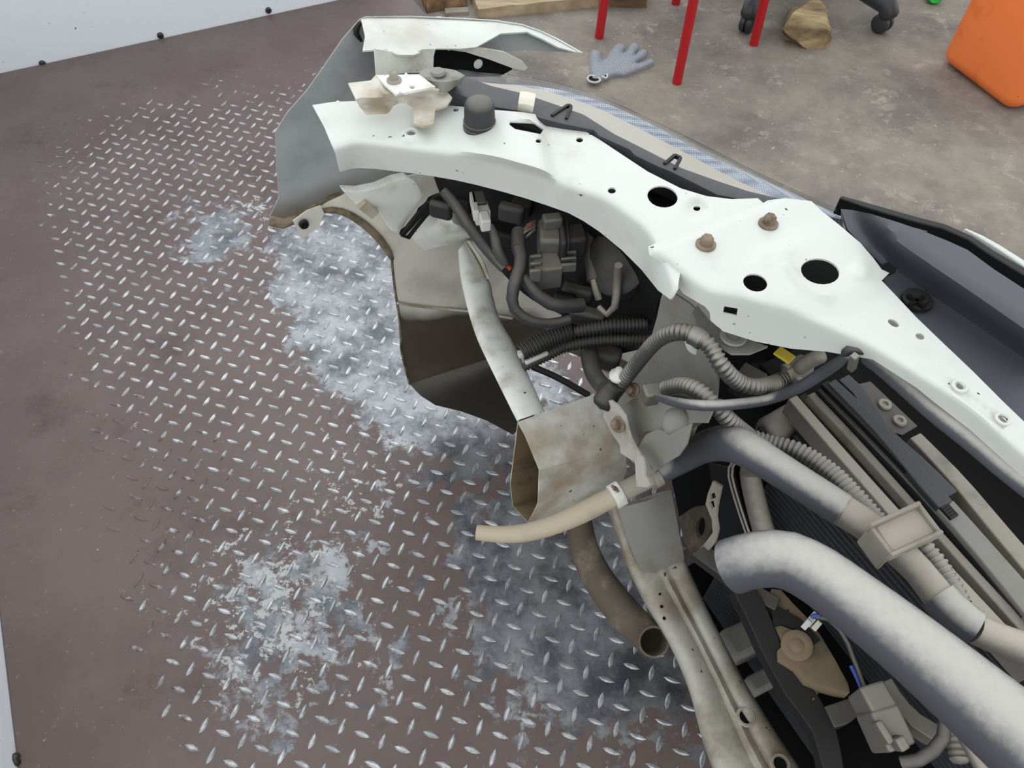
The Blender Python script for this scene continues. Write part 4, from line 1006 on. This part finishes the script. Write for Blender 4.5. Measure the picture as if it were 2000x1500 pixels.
beam('grommet_clip', (1675, 690, .779), (1668, 716, .755), 14, .006, CONN, g, .001)
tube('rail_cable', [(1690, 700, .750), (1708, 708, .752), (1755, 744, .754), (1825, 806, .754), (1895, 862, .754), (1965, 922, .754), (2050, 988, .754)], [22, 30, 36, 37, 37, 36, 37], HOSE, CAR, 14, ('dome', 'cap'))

# wiring and connectors in the wheel-side opening
tube('corrugated_conduit', [(1018, 690, .50), (1045, 675, .505), (1075, 660, .51), (1118, 648, .515)], [36, 40, 40, 34], CONDARK, CAR, 14, ('open', 'cap'), rib=.0045)
tube('corrugated_conduit', [(1022, 718, .48), (1060, 698, .485), (1100, 678, .49), (1150, 668, .50), (1200, 664, .505), (1270, 666, .51)], [18, 24, 26, 26, 26, 26], CONDARK, CAR, 12, ('cap', 'cap'), rib=.0045)
tube('corrugated_conduit', [(1122, 648, .52), (1160, 642, .525), (1200, 636, .53), (1262, 634, .53)], [24, 28, 30, 28], CONDARK, CAR, 12, ('cap', 'cap'), rib=.0045)
plate('lower_shade_backing', [(1095, 585), (1290, 585), (1285, 672), (1210, 690), (1150, 684), (1100, 668)], lambda x, y: P(x, y, .41), BLACKIN, CAR, (), 20, (), .002)  # black sheet added as shade behind the conduits
beam('wire_stub', (1010, 690, .495), (1028, 684, .50), 14, .008, CWHITE, CAR)
beam('wire_clip', (1026, 706, .498), (1070, 686, .50), 8, .006, CWHITE, CAR)
beam('loom_fitting', (1158, 676, .475), (1215, 690, .475), 44, .03, CONDARK, CAR, .008)
tube('black_rod', [(1040, 716, .20), (1090, 738, .20), (1150, 772, .20)], 13, BLACK, CAR, 8, ('cap', 'cap'))
c1 = beam('large_connector', (1052, 447, .63), (1112, 447, .63), 70, .04, CONN, CAR, .005)
beam('connector_collar', (1092, 448, .636), (1108, 448, .636), 78, .042, CONDARK, c1, .005)
beam('connector_top', (1060, 424, .645), (1098, 420, .645), 26, .03, CONN, c1, .003)
beam('connector_tail', (1108, 452, .628), (1145, 450, .628), 52, .03, CONDARK, c1, .004)
c2 = beam('ribbed_connector', (1040, 512, .61), (1096, 506, .61), 50, .035, CONN, CAR, .003)
for k in range(3): beam('connector_rib', (1034, 499 + 14 * k, .615), (1058, 497 + 14 * k, .615), 9, .02, CONN, c2, .002)
for k in range(3): beam('connector_pin', (1096, 492 + 12 * k, .612), (1126, 490 + 12 * k, .612), 7, .012, CONN, c2, .001)
for k in range(7):
    a = random.uniform(-8, 8); b = random.uniform(-10, 10)
    tube('wire', [(1020 + a * .5, 466 + b * .3, .615), (1030 + a, 450 + b, .632), (1044, 440 + b, .63)], 5, random.choice((WIREP, WIREP, CONN, HOSED)), CAR, 6, ('cap', 'cap'))
tube('split_loom', [(1014, 452, .625), (1012, 480, .622), (1018, 510, .616), (1008, 545, .605), (1000, 578, .59), (1006, 605, .575), (1035, 626, .56), (1075, 632, .55), (1112, 624, .55)], [30, 28, 26, 26, 24, 22, 20, 20, 20], RUBBER, CAR, 14, ('open', 'cap'))
tube('split_loom', [(1022, 540, .60), (1040, 565, .59), (1065, 588, .58), (1098, 598, .57), (1135, 596, .56)], [20, 24, 26, 28, 30], RUBBER, CAR, 14, ('cap', 'cap'))
wc = beam('white_connector', (937, 392, .68), (944, 414, .68), 30, .02, CWHITE, CAR, .002)
beam('connector_foot', (944, 410, .682), (950, 432, .68), 20, .018, CWHITE, wc, .002)
beam('connector_head', (932, 372, .684), (937, 396, .684), 28, .02, CONDARK, wc, .002)
beam('connector_side', (922, 374, .684), (930, 412, .684), 11, .015, CWHITE, wc, .001)
tube('red_wire', [(952, 430, .675), (954, 440, .67), (955, 450, .66)], 5, WIRER, CAR, 6, ('cap', 'cap'))
tube('red_wire', [(984, 516, .60), (992, 520, .60), (998, 526, .598)], 10, WIRER, CAR, 6, ('cap', 'cap'))
tube('loom_tube', [(866, 372, .66), (890, 400, .65), (915, 440, .64), (945, 482, .62), (972, 512, .605), (984, 524, .60)], [20, 22, 22, 20, 20, 20], HOSED, CAR, 12, ('cap', 'open'))
tube('loom_tube', [(958, 438, .64), (966, 462, .63), (972, 490, .62), (986, 516, .605)], [12, 20, 22, 18], HOSED, CAR, 10, ('cap', 'open'))
tube('sensor_pipe', [(1152, 460, .60), (1156, 500, .59), (1162, 548, .575)], [26, 30, 32], DUSTM if False else HOSED, CAR, 12, ('cap', 'cap'))
tube('sensor_neck', [(1160, 546, .578), (1164, 566, .57), (1170, 584, .56)], [16, 15, 14], HOSEB, CAR, 10, ('cap', 'cap'))
tube('brake_line', [(1208, 518, .625), (1206, 545, .60), (1204, 575, .585), (1200, 600, .57), (1186, 614, .56), (1170, 600, .56)], [16, 18, 17, 15, 12, 12], HOSEB, CAR, 10, ('cap', 'cap'))
for x, y, a, b, z in ((1130, 560, 60, 26, .54), (1150, 605, 70, 30, .53), (1105, 575, 44, 22, .55), (1080, 530, 40, 24, .57), (1230, 600, 60, 40, .50), (1000, 400, 50, 26, .63), (980, 440, 60, 50, .57), (1180, 470, 50, 30, .57), (860, 395, 44, 18, .62), (900, 385, 40, 18, .60), (1020, 390, 40, 30, .62)):
    beam('harness_part', (x - a / 2, y - a * .12, z), (x + a / 2, y + a * .12, z), b, .025, random.choice((CONDARK, BLACK, HOSED)), CAR, .005)

# ================================================================== workshop things on the concrete
def gp(x, y, z=ZC): return P(x, y, z)


# red stool
sA, sB, sC = gp(1322, 162), gp(1472, 87), gp(1170, 73); sD = sB + sC - sA; ctr = (sB + sC) / 2
st = thing('stool', 'stool with slim bright red tubular legs standing on the concrete behind the headlamp', 'stool', ctr)
for p in (sA, sB, sC, sD):
    d = (ctr - p) * .06; pts = spline([p, p + d * .5 + Z3 * .23, p + d + Z3 * .47], 8); bm = bmesh.new(); add_tube(bm, pts, [.0145] * 8, 12, ('cap', 'cap')); bmesh.ops.recalc_face_normals(bm, faces=bm.faces); obj('leg', bm, RED, st)
bm = bmesh.new(); lathe_bm(bm, ctr + Z3 * .47, Z3, [(0, .18), (.004, .185), (.03, .185), (.036, .175), (.038, 0)], 32); obj('seat', bm, RED, st)

# knit glove
gout = [(1146, 152), (1152, 145), (1151, 128), (1152, 103), (1157, 97), (1168, 97), (1174, 103), (1176, 118), (1184, 113), (1193, 98), (1200, 88), (1209, 84), (1219, 87), (1221, 94), (1217, 103), (1224, 98), (1231, 86), (1239, 82), (1247, 86), (1248, 95), (1240, 106), (1248, 98), (1256, 95), (1264, 98), (1264, 106), (1255, 116), (1244, 122), (1258, 119), (1270, 114), (1278, 117), (1277, 124), (1262, 133), (1240, 142), (1216, 150), (1202, 149), (1194, 151), (1184, 154), (1176, 159), (1164, 161), (1150, 158)]


def glove_z(x, y):
    d = pdist(x, y, gout); return ZC + .002 + .020 * (1 - math.exp(-d / 5.5))


bm = bmesh.new(); v, tri = cdt(gout, [], 3.2); bv = [bm.verts.new(P(p.x, p.y, glove_z(p.x, p.y))) for p in v]; bot = {}
for t in tri: bm.faces.new([bv[i] for i in t])
bmesh.ops.recalc_face_normals(bm, faces=bm.faces)
if sum(f.normal.z for f in bm.faces) < 0: bmesh.ops.reverse_faces(bm, faces=bm.faces)
gt = thing('work_glove', 'grey knitted work glove lying on the concrete beside the red stool leg', 'glove', gp(1205, 125))
for e in [e for e in bm.edges if e.is_boundary]:
    a, b = e.verts
    for q in (a, b):
        if q not in bot: bot[q] = bm.verts.new(Vector((q.co.x, q.co.y, ZC)))
    bm.faces.new((a, b, bot[b], bot[a]))
bmesh.ops.recalc_face_normals(bm, faces=bm.faces)
obj('glove_body', bm, KNIT, gt, sharp=0)
for pth in ([(1147, 153), (1152, 148), (1161, 149), (1168, 152), (1172, 157), (1164, 161), (1152, 159), (1147, 153)], [(1164, 146), (1170, 141), (1180, 142), (1186, 147), (1184, 152), (1177, 150), (1170, 146), (1164, 146)]):
    tube('cuff_hem', [(x, y, ZC + .016) for x, y in pth], 4, KNITE, gt, 6, ('cap', 'cap'), n=24)
    c = (sum(p[0] for p in pth) / len(pth), sum(p[1] for p in pth) / len(pth))
    plate('cuff_opening', pth[:-1], lambda x, y: P(x, y, ZC + .0165), BLACKIN, gt, (), 3, (), .001)

# office chair: five-star base on castors
ca, cb2 = gp(1716, 62), gp(1456, 62)
mid2 = (ca + cb2) / 2; hd = (ca - cb2); hl2 = hd.length; away = Vector((-hd.y, hd.x, 0)).normalized(); away = away if away.y > 0 else -away
R5 = hl2 / (2 * math.sin(math.radians(36))); hub = mid2 + away * (R5 * math.cos(math.radians(36))); hub.z = ZC
ch = thing('office_chair', 'black office chair with star base and castors behind the split wood block', 'chair', hub)
a0 = math.atan2(ca.y - hub.y, ca.x - hub.x)
lathe('column', hub + Z3 * .07, Z3, [(0, .035), (.08, .035), (.085, .025), (.38, .025)], BLACK, ch, 16)
for k in range(5):
    a = a0 + k * 2 * math.pi / 5; d = Vector((math.cos(a), math.sin(a), 0)); tip = hub + d * R5
    bm = bmesh.new(); pts = spline([hub + Z3 * .115 + d * .02, hub + Z3 * .11 + d * R5 * .5, tip + Z3 * .085, tip + Z3 * .06 + d * .012], 10); add_tube(bm, pts, np.linspace(.042, .030, 10), 12, ('cap', 'dome')); bmesh.ops.recalc_face_normals(bm, faces=bm.faces); obj('base_arm', bm, CASTER, ch)
    sd = Vector((-d.y, d.x, 0))
    cs = lathe('caster', tip + Z3 * .031 - sd * .022, sd, [(0, 0), (0, .024), (.004, .030), (.018, .031), (.019, .022), (.025, .022), (.026, .031), (.040, .030), (.044, .024), (.044, 0)], CASTER, ch, 20)
    lathe('caster_stem', tip + Z3 * .045, Z3, [(0, .016), (.02, .016), (.03, .01)], BLACK, cs, 10)
slab2 = lathe('seat', hub + Z3 * .45, Z3, [(0, .2), (.02, .24), (.06, .25), (.08, .23), (.085, 0)], BLACK, ch, 28)

# split wood block
hull = [(1537, 79, ZC), (1577, 97, ZC), (1607, 96, ZC), (1622, 80, ZC), (1540, 20, ZC), (1610, 20, ZC), (1528, 58, .035), (1562, 50, .045), (1590, 33, .055), (1614, 55, .05), (1624, 62, .03), (1546, 28, .075), (1580, 3, .085), (1600, -2, .085), (1616, 22, .07)]
bm = bmesh.new()
for p in hull: bm.verts.new(P(*p))
bmesh.ops.convex_hull(bm, input=bm.verts[:])
bmesh.ops.subdivide_edges(bm, edges=bm.edges[:], cuts=4, use_grid_fill=True); bmesh.ops.triangulate(bm, faces=bm.faces[:])
for x in bm.verts:
    if x.co.z > ZC + .004: x.co += Vector(noise.noise_vector(x.co * 26)) * .007 + Vector(noise.noise_vector(x.co * 60)) * .003
bmesh.ops.recalc_face_normals(bm, faces=bm.faces)
tag(obj('wood_block', bm, WOOD2, sharp=25), 'split rough wood block lying on the concrete by the office chair castors', 'wood block')


def plank(name, a, b, wv, h, m, label, cat, rough=.003):
    a, b = V(a), V(b); d = (b - a); L = d.length; d.normalize(); bm = bmesh.new(); add_box(bm, (a + b) / 2 + wv * .5 + Z3 * (h / 2), d * (L / 2), wv * .5, Z3 * (h / 2))
    bmesh.ops.subdivide_edges(bm, edges=bm.edges[:], cuts=7, use_grid_fill=True)
    for x in bm.verts:
        if x.co.z > ZC + .003: x.co += Vector(noise.noise_vector(x.co * 18)) * rough
    bmesh.ops.recalc_face_normals(bm, faces=bm.faces)
    o = obj(name, bm, m, sharp=35); return tag(o, label, cat)


def gdir(p, q): return (gp(*q) - gp(*p))


plank('wood_plank', gp(935, 38), gp(1168, 14), gdir((935, 38), (915, -6)) * .9, .035, WOOD1, 'long pale weathered plank lying behind the white fender', 'plank')
plank('timber_block', gp(834, 27), gp(914, 12), gdir((834, 27), (812, -20)), .045, WOOD3, 'dark brown timber block left of the pale plank end', 'timber')
plank('timber_log', gp(1172, 14), gp(1262, 16), gdir((1172, 14), (1172, -25)), .05, WOOD3, 'rough brown timber behind the left red stool leg', 'timber', .006)
plank('rubble_slab', gp(870, 32), gp(916, 30), gdir((870, 32), (868, 22)), .012, CONCRETE, 'small grey concrete slab fragment beside the pale plank end', 'slab', .002)

# orange jerrycan
jb, ja = gp(1966, 226), gp(1826, 118); dv = ja - jb; jd = Vector((dv.y, -dv.x, 0)); jd = jd if jd.x > 0 else -jd
jn = thing('orange_canister', 'large orange plastic canister standing on the concrete at the right', 'canister', jb + dv * .5 + jd.normalized() * .09)
bm = bmesh.new(); L = dv.length; u = dv.normalized(); d2 = jd.normalized(); o = jb + dv * .5 + d2 * .09 + Z3 * .21
add_box(bm, o, u * (L / 2), d2 * .09, Z3 * .21); bmesh.ops.recalc_face_normals(bm, faces=bm.faces)
bmesh.ops.bevel(bm, geom=bm.edges[:], offset=.045, segments=6, profile=.5, affect='EDGES'); obj('can_body', bm, ORANGE, jn, sharp=60)
lathe('cap', o + Z3 * .205 + u * L * .3, Z3, [(0, .028), (.03, .028), (.032, .022), (.032, 0)], BLACK, jn, 18)
bm = bmesh.new(); pts = spline([o + Z3 * .20 - u * L * .3, o + Z3 * .25 - u * L * .2, o + Z3 * .25 + u * L * .05, o + Z3 * .2 + u * L * .12], 16); add_tube(bm, pts, [.014] * 16, 10, ('cap', 'cap')); obj('handle', bm, ORANGE, jn)

# green bottle behind the canister
gc = gp(1822, 10); gd = Vector((.15, 1, 0)).normalized()
gb = thing('green_bottle', 'bright green plastic bottle lying on the concrete near the orange canister', 'bottle', gc)
lathe('bottle_body', gc + Z3 * .028, gd, [(.006, 0), (.0, .014), (-.003, .02), (.004, .027), (.16, .027), (.19, .012), (.21, .012), (.21, 0)], GREEN, gb, 20)
lathe('bottle_cap', gc + Z3 * .028 + gd * .21, gd, [(0, .014), (.018, .014), (.018, 0)], BLACK, gb, 14)

# parts that look different from the rest of their thing
PART_LABELS = {'radiator_hose': 'thick dusty grey bent rubber hose', 'intake_hose': 'very thick dusty grey hose cut open at its end', 'thin_hose': 'dried beige hose with a cut end',
               'rusty_elbow_pipe': 'rusty brown bent pipe with an open end', 'frame_rail': 'stained white box rail cut open, brown inside', 'bolt': 'brown rusted hex flange bolt',
               'rubber_stop': 'black rubber dome stop on the white rail', 'headlamp_lens': 'clear curved headlamp lens', 'grille_cover': 'charcoal plastic cover beside the white tie plate',
               'fender': 'white fender flange, grey on its inside', 'fan_motor': 'dusty tan fan motor', 'yellow_tag': 'small yellow tag', 'red_wire': 'red wire end', 'blue_wire': 'blue wire',
               'spring_clip': 'cream metal clip on the headlamp housing', 'lower_crossmember': 'brown grimed ridged steel crossmember', 'bumper_cover': 'bumper cover seen from inside, beige above, black below',
               'brace_strip': 'narrow grimy white steel brace', 'white_connector': 'white plastic wiring connector', 'chrome_bezel': 'ribbed silvery headlamp bezel', 'foam_seal': 'black toothed foam seal'}
for o in bpy.data.objects:
    k = o.name.split('.')[0]
    if o.parent and k in PART_LABELS: o['label'] = PART_LABELS[k]
